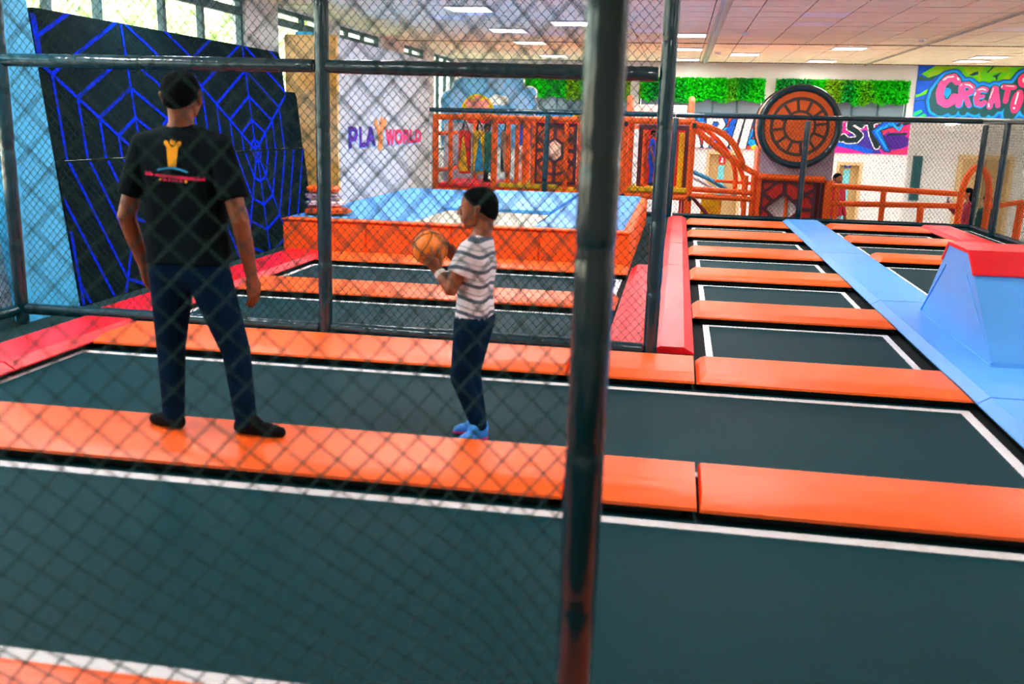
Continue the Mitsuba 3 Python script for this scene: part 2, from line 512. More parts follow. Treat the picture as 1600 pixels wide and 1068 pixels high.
struct('wall_left', extrude_map(left, .2, to_left), 'white_wall')
for q, (a, b, mull) in enumerate(wins + [(-3.0, 1.0, [-1.6, -.3]), (1.8, 4.2, [3.0])]):
    k = f'window_{q + 1}'
    tag(k, kind='structure')
    x = XL - .09
    tr = 2.90
    add(k + '__frame', ring_rect(a, b, WZ0, WZ1, .055, 0, .07).apply_transform(np.array([[0, 0, -1, x + .035], [1, 0, 0, 0], [0, 1, 0, 0], [0, 0, 0, 1.0]])), 'frame_green')
    bars = [bx(x - .03, x + .03, a + .05, b - .05, tr - .05, tr + .05)]
    add(k + '__transom', bars[0], 'frame_green')
    xs = [a] + mull + [b]
    for i, y in enumerate(mull):
        add(k + '__mullion' + (f'_{i:03d}' if i else ''), bx(x - .034, x + .034, y - .035, y + .035, WZ0 + .05, WZ1 - .05), 'frame_green')
    n = 0
    for y0, y1 in zip(xs[:-1], xs[1:]):
        for z0, z1 in ((WZ0, tr), (tr, WZ1)):
            add(k + '__pane' + (f'_{n:03d}' if n else ''), trimesh.Trimesh([[x, y0 + .03, z0 + .04], [x, y1 - .03, z0 + .04], [x, y1 - .03, z1 - .04], [x, y0 + .03, z1 - .04]], [[0, 1, 2], [0, 2, 3]], process=False), 'pane_glass')
            n += 1

# back wall: openings for the windows, then the recess at the right
openings = [(-4.3, -1.28), (-1.05, 1.93), (2.18, 5.2)]
back = sbox(XL - .2, ZF, 5.35, CEIL)
for a, b in openings:
    back = back.difference(sbox(a, 1.9, b, 2.72))
back = back.difference(sbox(.68, ZF, 1.54, 1.03)).difference(sbox(3.76, ZF, 4.36, .86)).difference(sbox(3.2, ZF, 3.5, .93))


def to_back(v):
    return np.column_stack([v[:, 0], YB + v[:, 2], v[:, 1]])


struct('wall_back', extrude_map(back, .2, to_back), 'white_wall')
struct('wall_bulkhead', bx(5.35, XR, YB, YB + .2, 1.95, CEIL), 'white_wall')
struct('wall_recess', bx(5.35, XR, 27, 27.2, ZF, 3), 'white_wall')
struct('wall_recess_side', bx(5.2, 5.35, YB + .2, 27, ZF, 3), 'white_wall')
struct('ceiling_recess', _hull([(5.35, YB + .2, 1.95), (XR, YB + .2, 1.95), (5.35, YB + .2, 2.05), (XR, YB + .2, 2.05), (5.35, 27, 1.62), (XR, 27, 1.62), (5.35, 27, 1.72), (XR, 27, 1.72)]), 'white_wall')
for q, (x, y) in enumerate(((6.6, 25.4), (8.6, 25.4))):
    k = nm('recess_lamp')
    z = 1.95 - .33 * (y - YB - .2) / 2.8
    add(k + '__frame', trimesh.creation.annulus(.13, .17, .03).apply_translation((x, y, z - .03)), 'lamp_frame')
    me = trimesh.creation.cylinder(.128, .01, sections=24).apply_translation((x, y, z - .03))
    add(k + '__diffuser', me, 'lamp_frame', False, emitter={'type': 'area', 'radiance': rgbtex([LAMP * 1.5] * 3)})
    tag(k, ('left' if q == 0 else 'right') + ' round lamp in the ceiling of the recess beneath the pink graffiti sign', 'ceiling light', 'recess lamps')
struct('wall_right', bx(XR, XR + .2, YF, 31, ZF, CEIL), 'white_wall')
struct('wall_front', bx(XL - .2, XR, YF - .2, YF, ZF, CEIL), 'white_wall')
for i in range(3):
    a, b = openings[i]
    k = f'window_{8 + i}'
    tag(k, kind='structure')
    add(k + '__frame', extrude_xz(sbox(a, 1.9, b, 2.72).difference(sbox(a + .04, 1.94, b - .04, 2.68)), YB + .02, .08), 'frame_green')
    n = 5
    for c in range(n):
        x0, x1 = a + .04 + (b - a - .08) * c / n, a + .04 + (b - a - .08) * (c + 1) / n
        s = f'_{c:03d}' if c else ''
        add(k + '__pane' + s, bx(x0 + .012, x1 - .012, YB + .07, YB + .08, 1.94, 2.68), 'dark_glass')
        if c:
            add(k + '__mullion' + (f'_{c - 1:03d}' if c > 1 else ''), bx(x0 - .02, x0 + .02, YB + .04, YB + .1, 1.94, 2.68), 'frame_green')

# hanging plant curtains in front of those windows
hwords = ['green artificial hedge over the back window behind the cloud board', 'bright green artificial hedge over the back window, between the black posts and the disc', 'green and olive artificial hedge over the back window, right of the orange disc']
for i, (a, b) in enumerate(openings):
    k = nm('hedge_panel')
    tag(k, hwords[i], 'artificial hedge', 'artificial hedges on the back windows')
    g = np.random.default_rng(40 + i)
    bot = 2.2
    add(k + '__backing', bx(a + .02, b - .02, YB - .05, YB - .02, bot + .05, 2.73), 'hedge_back')
    N = 5200
    c = np.column_stack([g.uniform(a, b, N), YB - .06 - .10 * g.random(N), 0 * g.random(N)])
    low = bot - .06 + .13 * meshkit.noise(np.column_stack([c[:, 0] * 5, c[:, 0] * 0, c[:, 0] * 0]), 3 + i)
    c[:, 2] = low + (2.75 - low) * g.random(N)
    d1 = g.normal(size=(N, 3)); d1 /= np.linalg.norm(d1, axis=1, keepdims=True)
    d2 = np.cross(d1, g.normal(size=(N, 3))); d2 /= np.linalg.norm(d2, axis=1, keepdims=True)
    s = g.uniform(.018, .034, (N, 1))
    V = np.stack([c + d1 * s * 1.5, c + d2 * s * .7, c - d1 * s * 1.3, c - d2 * s * .7], 1).reshape(-1, 3)
    f = np.arange(N)[:, None] * 4
    add(k + '__leaves', trimesh.Trimesh(V, np.vstack([f + [0, 1, 2], f + [0, 2, 3]]), process=False), 'hedge_leaf')
    labels[k + '__leaves'] = {'kind': 'stuff'}


# doors in the back wall
def door(key, x0, x1, y, ztop, sign, label):
    tag(key, label, None, None, 'structure')
    add(key + '__frame', extrude_xz(sbox(x0, ZF, x1, ztop).difference(sbox(x0 + .07, ZF - .01, x1 - .07, ztop - .08)), y - .02, .16), 'wood_jamb')
    add(key + '__leaf', cbx(x0 + .07, x1 - .07, y + .08, y + .12, ZF, ztop - .08, .006), 'wood_door')
    if sign:
        cx = x0 + .07 + .42 * (x1 - x0 - .14)
        add(key + '__vision_panel', cbx(cx - .08, cx + .07, y + .068, y + .082, -.7, .68, .004), 'teal_glass')
        add(key + '__sign', cbx(cx - .075, cx + .085, y + .06, y + .08, .72, .9, .004), sign)
        add(key + '__sign__figure', cat_mesh([bx(cx - .03, cx + .04, y + .056, y + .061, .75, .80), bx(cx - .015, cx + .025, y + .056, y + .061, .81, .87)]), 'sign_white')
    m = tube([[x1 - .14, y + .03, -.1], [x1 - .24, y + .03, -.1]], .012)
    add(key + '__handle', m, 'steel_channel', True)


door('door_1', .68, 1.54, YB, 1.03, 'sign_red', 'wooden door with a red sign and a teal glass strip behind the orange frame')
door('door_2', 3.76, 4.36, YB, .86, 'sign_blue', 'wooden door with a blue sign and a teal glass strip')
tag('door_3', 'narrow tan door jamb between the grey block and the blue sign door', None, None, 'structure')
add('door_3__leaf', cbx(3.2, 3.5, YB + .02, YB + .06, ZF, .93, .006), 'wood_jamb')
tag('door_4', 'wide tan double door in the recess at the right edge', None, None, 'structure')
add('door_4__frame', extrude_xz(sbox(7.3, ZF, 8.66, 1.04).difference(sbox(7.4, ZF - .1, 8.56, .94)), 26.9, .1), 'wood_jamb')
add('door_4__leaf', cbx(7.4, 7.97, 26.94, 26.98, ZF, .94, .006), 'wood_door')
add('door_4__leaf_001', cbx(7.99, 8.56, 26.94, 26.98, ZF, .94, .006), 'wood_door')
add('door_4__handle', tube([[7.9, 26.9, -.2], [7.9, 26.9, .1]], .015), 'steel_channel', True)
add('door_4__handle_001', tube([[8.06, 26.9, -.2], [8.06, 26.9, .1]], .015), 'steel_channel', True)
tag('window_11', 'tall narrow dark window slit in the white recess wall', None, None, 'structure')
add('window_11__frame', extrude_xz(sbox(6.17, -.2, 6.41, .98).difference(sbox(6.21, -.16, 6.37, .94)), 26.96, .04), 'frame_green')
add('window_11__pane', bx(6.2, 6.38, 26.97, 26.99, -.17, .95), 'ink_dark')

# outside the left windows
struct('ground_outside', bx(-40, XL - .2, -30, 60, ZF - .3, ZF - .1), 'outdoor_ground')
struct('boundary_wall', bx(-14.2, -14, -10, 45, ZF - .2, 1.4), 'outdoor_wall')
g = np.random.default_rng(11)
for q, (x, y, h, r) in enumerate(((-9.6, 14.5, 4.4, 1.6), (-10.2, 19.5, 4.8, 1.7), (-11.5, 25.5, 5.2, 2.0), (-10.5, 10.0, 4.0, 1.4), (-12.5, 31.0, 5.5, 2.0))):
    k = nm('tree')
    tag(k, ['pale green tree outside the window above the web wall, seen by the pier', 'leafy tree outside the window strip beyond the climbing block', 'tall tree outside the farthest left windows', 'small leafy tree outside the window above the web wall',
            'distant tree outside beyond the last left window'][q], 'tree', 'trees outside the left windows')
    add(k + '__trunk', tube([[x, y, ZF - .1], [x + .1, y, h * .3], [x, y + .1, h * .55]], [.14, .11, .06]), 'bark', True)
    N = 700
    d = g.normal(size=(N, 3)); d /= np.linalg.norm(d, axis=1, keepdims=True)
    c = np.array([x, y, h * .62]) + d * (g.random((N, 1)) ** .45) * np.array([r, r, r * .9]) * (.75 + .5 * meshkit.noise(d * 2.2 + q, 5))[:, None]
    d1 = g.normal(size=(N, 3)); d1 /= np.linalg.norm(d1, axis=1, keepdims=True)
    d2 = np.cross(d1, g.normal(size=(N, 3))); d2 /= np.linalg.norm(d2, axis=1, keepdims=True)
    s = g.uniform(.07, .14, (N, 1))
    V = np.stack([c + d1 * s * 1.4, c + d2 * s * .6, c - d1 * s * 1.4, c - d2 * s * .6], 1).reshape(-1, 3)
    f = np.arange(N)[:, None] * 4
    add(k + '__leaves', trimesh.Trimesh(V, np.vstack([f + [0, 1, 2], f + [0, 2, 3]]), process=False), 'leaf_green')
    labels[k + '__leaves'] = {'kind': 'stuff'}

# ------------------------------------------------------------------ murals


def buf(pts, r):
    return LineString(pts).buffer(r, quad_segs=6)


# CREATIVE: drawn in a plan of 0.1 m units, u to the right and v down, then set on the bulkhead
def cmap(g_):
    return affinity.affine_transform(g_, [1 / 630, 0, 0, -1 / 655, 5.36 - 45 / 630, 3.10 + 45 / 655])


board = sbox(45, 45, 2120, 800)
tag('creative_sign', 'graffiti sign with pink bubble letters on blue and green, upper right of the back wall', 'sign')
add('creative_sign__board', extrude_xz(cmap(board), YB - .03, .03), 'ink_blue')
lay = [0]


def many(key, g_, y, depth, m):
    """flat print: each separate patch an entry of its own"""
    gs = sorted([q for q in getattr(g_, 'geoms', [g_]) if q.geom_type == 'Polygon' and q.area > 2e-5], key=lambda q: -q.area)
    for i, q in enumerate(gs):
        add(key + (f'_{i:03d}' if i else ''), extrude_xz(q, y, depth), m)


def layer(part, g_, m, lift=.004):
    lay[0] += lift
    g_ = g_.intersection(board.buffer(-2))
    many('creative_sign__' + part, cmap(g_), YB - .03 - lay[0], lift + .002, m)


greens = unary_union([Polygon([(95, 165), (270, 45), (2120, 45), (2120, 300), (900, 330), (700, 250), (480, 110), (200, 225)]), Polygon([(20, 480), (105, 460), (210, 380), (200, 460), (40, 520)]),
                      Polygon([(720, 800), (760, 760), (1000, 780), (1080, 800)]), Polygon([(1500, 800), (1530, 730), (1600, 800)])])
layer('green_field', greens, 'ink_green')
limes = unary_union([Polygon([(200, 215), (180, 160), (290, 45), (580, 45), (520, 110), (380, 140)]), Polygon([(640, 45), (960, 45), (900, 140), (930, 250), (880, 240), (860, 130), (740, 180)]), Polygon([(1000, 140), (1080, 45), (1330, 45), (1250, 130), (1180, 120)]), Polygon([(1210, 230), (1300, 110), (1300, 230)])])
layer('lime_streak', limes, 'ink_lime')
darks = unary_union([Polygon([(45, 190), (190, 225), (330, 180), (250, 260), (60, 265)]), Polygon([(745, 175), (820, 130), (870, 120), (870, 160), (810, 185)]), Polygon([(985, 135), (1060, 45), (1080, 45), (1000, 140)]), Polygon([(1065, 190), (1190, 125), (1140, 190), (1135, 250), (1110, 205)]),
                     buf([(20, 580), (100, 560), (200, 540)], 7), buf([(60, 800), (120, 740), (180, 740)], 8), Polygon([(760, 740), (900, 760), (1010, 770), (1010, 790), (850, 780)])])
layer('dark_streak', darks, 'ink_dark')
layer('teal_streak', unary_union([Polygon([(45, 740), (150, 690), (170, 730), (60, 800), (45, 800)]), Polygon([(110, 800), (190, 750), (240, 780), (200, 800)]), Polygon([(740, 800), (740, 750), (800, 770), (800, 800)])]), 'ink_emerald')
letters = {
    'c': buf([(592, 268), (540, 212), (455, 235), (392, 330), (372, 450), (400, 560), (480, 605), (550, 570), (578, 500)], 56),
    'r': unary_union([buf([(665, 335), (670, 450), (650, 605)], 46), buf([(670, 320), (750, 310), (810, 350), (800, 420), (720, 450)], 40), buf([(720, 460), (790, 610)], 36)]),
    'e': unary_union([buf([(1000, 385), (950, 372), (900, 400), (882, 490), (900, 580), (960, 600), (1000, 570)], 38), buf([(890, 490), (975, 478)], 26)]),
    'a': unary_union([buf([(1118, 365), (1080, 630)], 42), buf([(1135, 365), (1190, 615)], 36), buf([(1090, 555), (1170, 550)], 26)]),
    't': unary_union([buf([(1235, 338), (1375, 342)], 38), buf([(1300, 350), (1285, 545)], 38)]),
    'i': unary_union([affinity.scale(Point(1505, 240).buffer(1), 92, 108), affinity.rotate(affinity.scale(Point(1440, 550).buffer(1), 80, 175), 8)]),
    'v': unary_union([buf([(1590, 420), (1640, 580)], 50), buf([(1640, 580), (1720, 420)], 46)]),
    'e_001': unary_union([buf([(1920, 400), (1860, 380), (1810, 420), (1800, 500), (1820, 580), (1900, 600)], 40), buf([(1810, 490), (1890, 480)], 28)]),
}
allL = unary_union(list(letters.values()))
shade = unary_union([affinity.translate(allL, -s * 62, s * 105) for s in np.linspace(0, 1, 9)]).buffer(14)
layer('dark_halo', unary_union([shade, allL]).buffer(64).buffer(-6), 'ink_dark')
layer('blue_halo', unary_union([shade, allL]).buffer(52), 'ink_blue')
layer('cyan_halo', unary_union([shade, allL]).buffer(34), 'ink_cyan')
layer('letter_shadow', shade.difference(allL.buffer(0)), 'ink_dark')
layer('cyan_gap', unary_union([affinity.scale(Point(465, 420).buffer(1), 66, 56), affinity.translate(letters['r'], 12, 16), affinity.translate(letters['e'], -6, 22)]), 'ink_cyan')
for q, (ch, p) in enumerate(letters.items()):
    lay[0] += .0015 if q % 2 else -.001
    layer('letter_' + ch, p, 'ink_hot' if ch in 'tiv' else 'ink_pink', .004)
    lay[0] -= .004
lay[0] += .006
hl = unary_union([buf([(405, 250), (450, 210), (530, 200)], 12), buf([(590, 220), (610, 245)], 12), buf([(650, 330), (660, 310)], 11), buf([(710, 312), (770, 320), (810, 355)], 11), buf([(900, 385), (950, 370), (995, 390)], 10), buf([(855, 470), (865, 430)], 8),
                  buf([(1100, 360), (1065, 510)], 7), buf([(1060, 590), (1070, 630)], 10), buf([(1205, 345), (1215, 325)], 8), buf([(1260, 320), (1370, 328)], 8), affinity.rotate(affinity.scale(Point(1495, 230).buffer(1), 24, 40), 12), buf([(1440, 420), (1420, 580)], 12), Point(1412, 645).buffer(17), buf([(1565, 420), (1550, 520)], 9)])
layer('letter_shine', hl, 'ink_white')

# the long mural below the windows: white on red at the left, dark on purple at the right
tag('artist_mural', 'graffiti mural with white letters on red and blue, behind the orange tubes', 'mural')
x0, x1, z0, z1 = -.5, 1.98, 1.09, 1.86
mb = sbox(x0, z0, x1, z1)
add('artist_mural__board', extrude_xz(mb, YB - .03, .03), 'ink_red')


def strip(key, part, g_, m, l, clip):
    many(key + '__' + part, g_.intersection(clip.buffer(-.005)), YB - .03 - l, .005, m)


g = np.random.default_rng(5)
blobs = unary_union([affinity.rotate(affinity.scale(Point(g.uniform(x0, x1), g.uniform(z0, z1)).buffer(1), g.uniform(.08, .22), g.uniform(.03, .07)), g.uniform(0, 90)) for _ in range(36)])
strip('artist_mural', 'dark_blot', blobs.buffer(.02), 'ink_black', .004, mb)
strip('artist_mural', 'blue_blot', blobs, 'ink_blue', .007, mb)
blobs2 = unary_union([affinity.rotate(affinity.scale(Point(g.uniform(x0, x1), g.uniform(z0, z1)).buffer(1), g.uniform(.06, .16), g.uniform(.02, .05)), g.uniform(0, 90)) for _ in range(22)])
strip('artist_mural', 'cyan_blot', blobs2, 'ink_cyan', .010, mb)
let = {'a': unary_union([buf([(.02, 1.15), (.24, 1.82)], .07), buf([(.24, 1.82), (.44, 1.15)], .07), buf([(.1, 1.38), (.4, 1.38)], .05)]),
       'r': unary_union([buf([(.64, 1.16), (.70, 1.80)], .075), buf([(.70, 1.79), (.92, 1.80), (1.0, 1.66), (.90, 1.54), (.72, 1.5)], .065), buf([(.80, 1.5), (1.10, 1.2)], .075)]),
       't': unary_union([buf([(1.50, 1.12), (1.64, 1.86)], .085), buf([(1.28, 1.16), (1.44, 1.84)], .07)])}
for i, (ch, p) in enumerate(let.items()):
    strip('artist_mural', f'letter_{ch}_outline', p.buffer(.022), 'ink_black', .013 + .0006 * i, mb)
    strip('artist_mural', f'letter_{ch}', p, 'ink_white', .016 + .0006 * i, mb)
strip('artist_mural', 'yellow_blot', affinity.scale(Point(1.82, 1.14).buffer(1), .12, .06), 'ink_yellow', .020, mb)

tag('street_mural', 'purple and pink graffiti mural with dark letters, right of the orange disc', 'mural')
x0, x1, z0, z1 = 2.0, 5.33, 1.07, 1.88
mb = sbox(x0, z0, x1, z1)
add('street_mural__board', extrude_xz(mb, YB - .03, .03), 'ink_magenta')
P_ = lambda *p: Polygon(p)
strip('street_mural', 'blue_field', unary_union([P_((2.0, 1.30), (2.9, 1.22), (3.6, 1.36), (4.2, 1.22), (4.55, 1.08), (4.75, 1.08), (4.35, 1.62), (3.9, 1.5), (3.2, 1.62), (2.6, 1.88), (2.0, 1.88))]), 'ink_navy', .004, mb)
strip('street_mural', 'violet_field', unary_union([affinity.scale(Point(4.9, 1.38).buffer(1), .42, .22), affinity.scale(Point(3.4, 1.62).buffer(1), .34, .2), P_((3.0, 1.88), (3.6, 1.88), (3.3, 1.7))]), 'ink_purple', .006, mb)
strip('street_mural', 'indigo_field', affinity.scale(Point(5.0, 1.36).buffer(1), .36, .17), 'ink_indigo', .008, mb)
strip('street_mural', 'blue_swoosh', unary_union([buf([(2.0, 1.3), (2.8, 1.28), (3.5, 1.32), (4.1, 1.22), (4.5, 1.1)], .06)]), 'ink_blue', .009, mb)
strip('street_mural', 'red_slash', unary_union([buf([(5.3, 1.86), (5.0, 1.78), (4.72, 1.55)], .05), buf([(5.32, 1.16), (5.0, 1.11)], .04), buf([(5.32, 1.68), (4.9, 1.6)], .035)]), 'ink_crimson', .010, mb)
strip('street_mural', 'dark_slash', unary_union([buf([(2.3, 1.12), (2.8, 1.24), (3.3, 1.25)], .025), buf([(2.7, 1.09), (2.95, 1.2)], .03), buf([(5.3, 1.80), (4.9, 1.70)], .03), buf([(5.25, 1.55), (4.85, 1.52)], .025)]), 'ink_black', .011, mb)
art = {'i': unary_union([buf([(2.52, 1.74), (2.56, 1.46), (2.64, 1.38)], .05), Point(2.60, 1.84).buffer(.06)]),
       's': buf([(3.12, 1.72), (3.0, 1.80), (2.86, 1.76), (2.86, 1.66), (3.02, 1.58), (3.12, 1.48), (3.04, 1.38), (2.84, 1.36), (2.74, 1.44)], .062),
       't': unary_union([buf([(3.25, 1.79), (3.55, 1.80), (3.86, 1.86)], .062), buf([(3.55, 1.78), (3.64, 1.5), (3.80, 1.26)], .075)]),
       'arrow': unary_union([P_((4.5, 1.86), (5.0, 1.86), (4.78, 1.74), (4.36, 1.62), (4.48, 1.42), (4.7, 1.14), (4.56, 1.14), (4.12, 1.58))])}
art['i'] = affinity.translate(art['i'], 1.16)
art['s'] = affinity.translate(art['s'], 1.10)
art['t'] = affinity.affine_transform(art['t'], [.80, 0, 0, 1, 1.58, 0])
art['arrow'] = affinity.affine_transform(art['arrow'], [.78, 0, 0, 1, 1.26, 0])
for i, (ch, p) in enumerate(art.items()):
    nmz = f'letter_{ch}' if ch != 'arrow' else 'arrow_shape'
    strip('street_mural', nmz + '_outline', p.buffer(.026), 'ink_white' if ch != 'arrow' else 'ink_black', .013 + .0006 * i, mb)
    strip('street_mural', nmz, p, 'ink_black' if ch != 'arrow' else 'ink_blue', .016 + .0006 * i, mb)
strip('street_mural', 'arrow_light', unary_union([buf([(4.58, 1.60), (4.90, 1.78), (5.08, 1.64), (5.13, 1.74)], .03), buf([(4.58, 1.58), (4.84, 1.2)], .02)]), 'ink_cyan', .02, mb)

# cloud and sun board, behind the play frame at the left
cl = unary_union([Point(x, z).buffer(r) for x, z, r in ((-5.25, 2.05, .26), (-4.95, 2.30, .30), (-4.5, 2.42, .36), (-4.05, 2.45, .30), (-3.75, 2.5, .20), (-3.72, 2.2, .25), (-3.42, 2.24, .17), (-3.5, 1.95, .28))] + [sbox(-5.5, 1.0, -3.3, 2.0)]).buffer(.05).buffer(-.05)
tag('cloud_board', 'light blue cloud shaped board with a pink sun, behind the orange play frame', 'board')
for x_ in (-5.0, -3.9):
    add('cloud_board__support_post' + ('' if x_ < -4.5 else '_001'), tube([(x_, 21.9, ZF), (x_, 21.9, 1.9)], .04), 'steel_channel', True)
add('cloud_board__rim', extrude_xz(cl, 21.8, .06), 'ink_white')
add('cloud_board__sky', extrude_xz(cl.buffer(-.03), 21.79, .015), 'ink_sky')
g = np.random.default_rng(8)
puffs = unary_union([Point(*q).buffer(r) for q, r in (((-5.1, 2.15), .16), ((-4.2, 2.45), .2), ((-3.85, 2.2), .18), ((-3.6, 2.0), .2), ((-5.2, 1.85), .15))]).intersection(cl.buffer(-.05))
many('cloud_board__pale_puff', puffs, 21.784, .008, 'ink_paleblue')
sun = Point(-4.63, 1.82).buffer(.385)
add('cloud_board__sun_rim', extrude_xz(sun, 21.776, .01), 'ink_yellow')
sp = Point(-4.63, 1.82).buffer(.35)
rays = unary_union([P_((-4.63, 1.82), (-4.63 + .5 * math.cos(a - .13), 1.82 + .5 * math.sin(a - .13)), (-4.63 + .5 * math.cos(a + .13), 1.82 + .5 * math.sin(a + .13))) for a in np.arange(0, 6.28, .785) + .4]).difference(Point(-4.63, 1.82).buffer(.27))
add('cloud_board__sun', extrude_xz(sp.difference(rays), 21.768, .01), 'ink_salmon')
add('cyan_wall_panel', cbx(-3.25, -1.5, 21.6, 21.68, -.6, 1.80, .01), 'ink_cyan')
tag('cyan_wall_panel', 'bright cyan wall panel just above the orange top bar of the play frame', 'panel')
add('yellow_tower_panel', cat_mesh([cbx(-2.3, -1.75, 20.8, 20.88, -.6, 1.86, .01), cbx(-2.3, -1.75, 20.9, 20.95, -.6, 1.80, .01)]), 'ink_yellow')
tag('yellow_tower_panel', 'yellow panel beside the tall black pole above the play frame', 'panel')
# ------------------------------------------------------------------ the raised deck, beds and pads
add('trampoline_deck', bx(-5.25, 5.15, -1.5, 17.6, ZF, -.02), 'deck_carpet')
tag('trampoline_deck', 'dark carpeted platform that carries all the trampolines', 'platform')


def bed(x0, x1, y0, y1, label, group=None, lx=.10, w=.055, gap=True):
    k = nm('trampoline')
    tag(k, label, 'trampoline', group)
    add(k + '__edge_net', bx(x0, x1, y0, y1, -.019, -.006), 'deck_dark')
    add(k + '__jumping_mat', bx(x0 + lx, x1 - lx, y0 + .03, y1 - .03, -.005, .002), 'bed_fabric')
    add(k + '__border_line', ring_rect(x0 + lx, x1 - lx, y0 + .03, y1 - .085, w, .002, .0045), 'white_line')
    return k


bed(-4.6, 3.6, 2.19, 3.77, 'wide dark trampoline bed in front, nearest the camera', None, .1, .065)
bed(-4.06, 1.86, 4.2, 5.78, 'long dark trampoline bed that the boy stands on', None, .08, .06)
bed(-4.05, -.42, 6.46, 8.0, 'dark trampoline bed right behind the middle cage net', 'beds of the middle court', .09)
bed(-4.05, -.42, 8.45, 9.98, 'dark trampoline bed before the orange foam pit', 'beds of the middle court', .09)
PF = [5.72, 7.80, 9.84, 11.78, 13.78, 15.55]
PB = [6.34, 8.46, 10.52, 12.47, 14.47, 16.24]
lw = ['nearest square trampoline bed of the lane between red and blue strips', 'second square trampoline bed of the lane between red and blue strips', 'third square trampoline bed of the lane between red and blue strips',
      'fourth square trampoline bed of the lane between red and blue strips', 'farthest square trampoline bed of the lane between red and blue strips']
for i in range(5):
    bed(.18, 1.84, PB[i] - .06, PF[i + 1] + .06, lw[i], 'trampolines in the lane beside the red strip', .10, .05)
l2 = ['trampoline bed half hidden behind the blue wedge', 'narrow trampoline bed above the blue wedge, nearer of two', 'narrow trampoline bed above the blue wedge, farther of two']
for i in range(3):
    bed(2.44, 4.02, PB[i + 2] - (1.9 if i == 0 else .06), PF[i + 3] + .16, l2[i], 'trampolines in the lane behind the blue wedge', .08, .05)
bed(4.58, 4.93, 11.0, 16.9, 'dark grey trampoline strip by the right corner of the far fence', None, .04, .02)


def lane_pad(x0, x1, yf, yb, label, group=None, m='orange_vinyl', inset=.05, h=.098):
    k = nm('orange_pad')
    prof = [(yf + .02, .044), (yf, .048), (yf, .062), (yf + .10, h), (yb - .07, h), (yb - .01, h - .025), (yb, .048), (yb - .01, .044)]
    add(k + '__cover', polyprism_x(prof, x0, x1, inset), m, 25)
    add(k + '__frame', bx(x0 + .06, x1 - .06, yf + .05, yb - .04, .003, .0435), 'deck_dark')
    tag(k, label, 'pad', group)
    return k


lane_pad(-4.5, 3.5, 1.40, 2.14, 'orange pad at the very bottom edge, lower left corner')
lane_pad(-4.6, -.40, 3.71, 4.31, 'near orange pad that the man stands on', None, 'orange_vinyl', .01)
lane_pad(-.39, .165, 3.71, 4.24, 'short piece of the near orange pad right of the tall pole', None, 'orange_vinyl', .006)
lane_pad(.175, 3.5, 3.70, 4.24, 'near orange pad running out at the right edge', None, 'orange_vinyl', .01)
lane_pad(-3.90, -.62, 5.72, 6.33, 'orange pad along the foot of the middle cage net', None, 'orange_vinyl', .01)
lane_pad(-.61, .185, 5.72, 6.33, 'short orange pad at the foot of the thinner black post', None, 'orange_vinyl', .006)
pw = ['nearest orange cross pad of the lane between red and blue strips', 'second orange cross pad of the lane between red and blue strips', 'third orange cross pad of the lane between red and blue strips', 'fourth orange cross pad of the lane between red and blue strips',
      'fifth orange cross pad of the lane between red and blue strips', 'farthest orange cross pad of the lane, along the far fence']
for i in range(6):
    lane_pad(.195, 1.815, PF[i], PB[i], pw[i], 'cross pads of the lane beside the red strip', inset=.06)
p2 = ['orange cross pad touching the blue wedge, behind the divider', 'middle orange cross pad of the lane behind the blue wedge', 'farthest orange cross pad of the lane behind the blue wedge']
for i in range(3):
    lane_pad(2.48, 4.0, PF[i + 3] + .16, PB[i + 3] + .1, p2[i], 'cross pads of the lane behind the blue wedge', inset=.06)
lane_pad(-3.93, -.46, 7.95, 8.55, 'orange pad between the two beds behind the middle cage net', None)
lane_pad(-3.93, -.46, 9.92, 10.40, 'orange pad along the foot of the orange foam pit', None)


def side_pad(name, x0, x1, y0, y1, label, m, group=None, h=.098, skew=0.0, inset=.004):
    k = nm(name)
    prof = [(x0, .046), (x0, .055), (x0 + .07, h), (x1 - .07, h), (x1, .055), (x1, .046)]
    add(k + '__cover', polyprism_y(prof, y0, y1, inset), m, 25)
    add(k + '__frame', bx(x0 + .04, x1 - .04, y0 + .01, y1 - .01, .003, .0455), 'deck_dark')
    tag(k, label, 'pad', group)


side_pad('red_pad', -4.42, -3.92, 4.33, 4.95, 'red edge pad at the left end of the long bed, nearer piece', 'red_vinyl')
side_pad('red_pad', -4.42, -3.92, 4.96, 6.33, 'red edge pad at the left end of the long bed, by the cage corner', 'red_vinyl')
side_pad('red_pad', -4.50, -3.95, 6.55, 10.40, 'red edge pad along the foot of the blue web wall', 'red_vinyl')
side_pad('red_pad', -.44, -.125, 6.55, 10.45, 'narrow red pad behind the net beside the thinner black post', 'red_vinyl')
rw = ['long red pad strip by the thinner black post, nearest piece', 'red pad strip beside the lane, middle piece', 'red pad strip beside the lane, farthest piece']
for i, (a, b) in enumerate(((6.50, 10.55), (10.56, 12.6), (12.61, 16.55))):
    side_pad('red_pad', -.115, .19, a, b, rw[i], 'red_vinyl', 'red strip beside the lane', .095)
side_pad('red_pad', 4.02, 4.56, 11.5, 14.6, 'red pad strip at the right side, behind the wedge', 'red_vinyl', None, .1)
side_pad('red_pad', 4.02, 4.56, 14.61, 16.6, 'red pad strip at the right side, by the far fence', 'red_vinyl', None, .1)
bw = ['blue divider pad beside the wedge, nearest piece', 'blue divider pad between the lanes, middle piece', 'blue divider pad between the lanes, farthest piece']
for i, (a, b) in enumerate(((5.70, 8.9), (8.91, 12.3), (12.31, 16.75))):
    side_pad('blue_pad', 1.82, 2.46, a, b, bw[i], 'blue_vinyl', 'blue divider strip', .095)
side_pad('blue_pad', 1.82, 3.9, 4.3, 5.69, 'wide light blue apron pad in front of the wedge', 'blue_vinyl', None, .095)
k = nm('blue_pad')
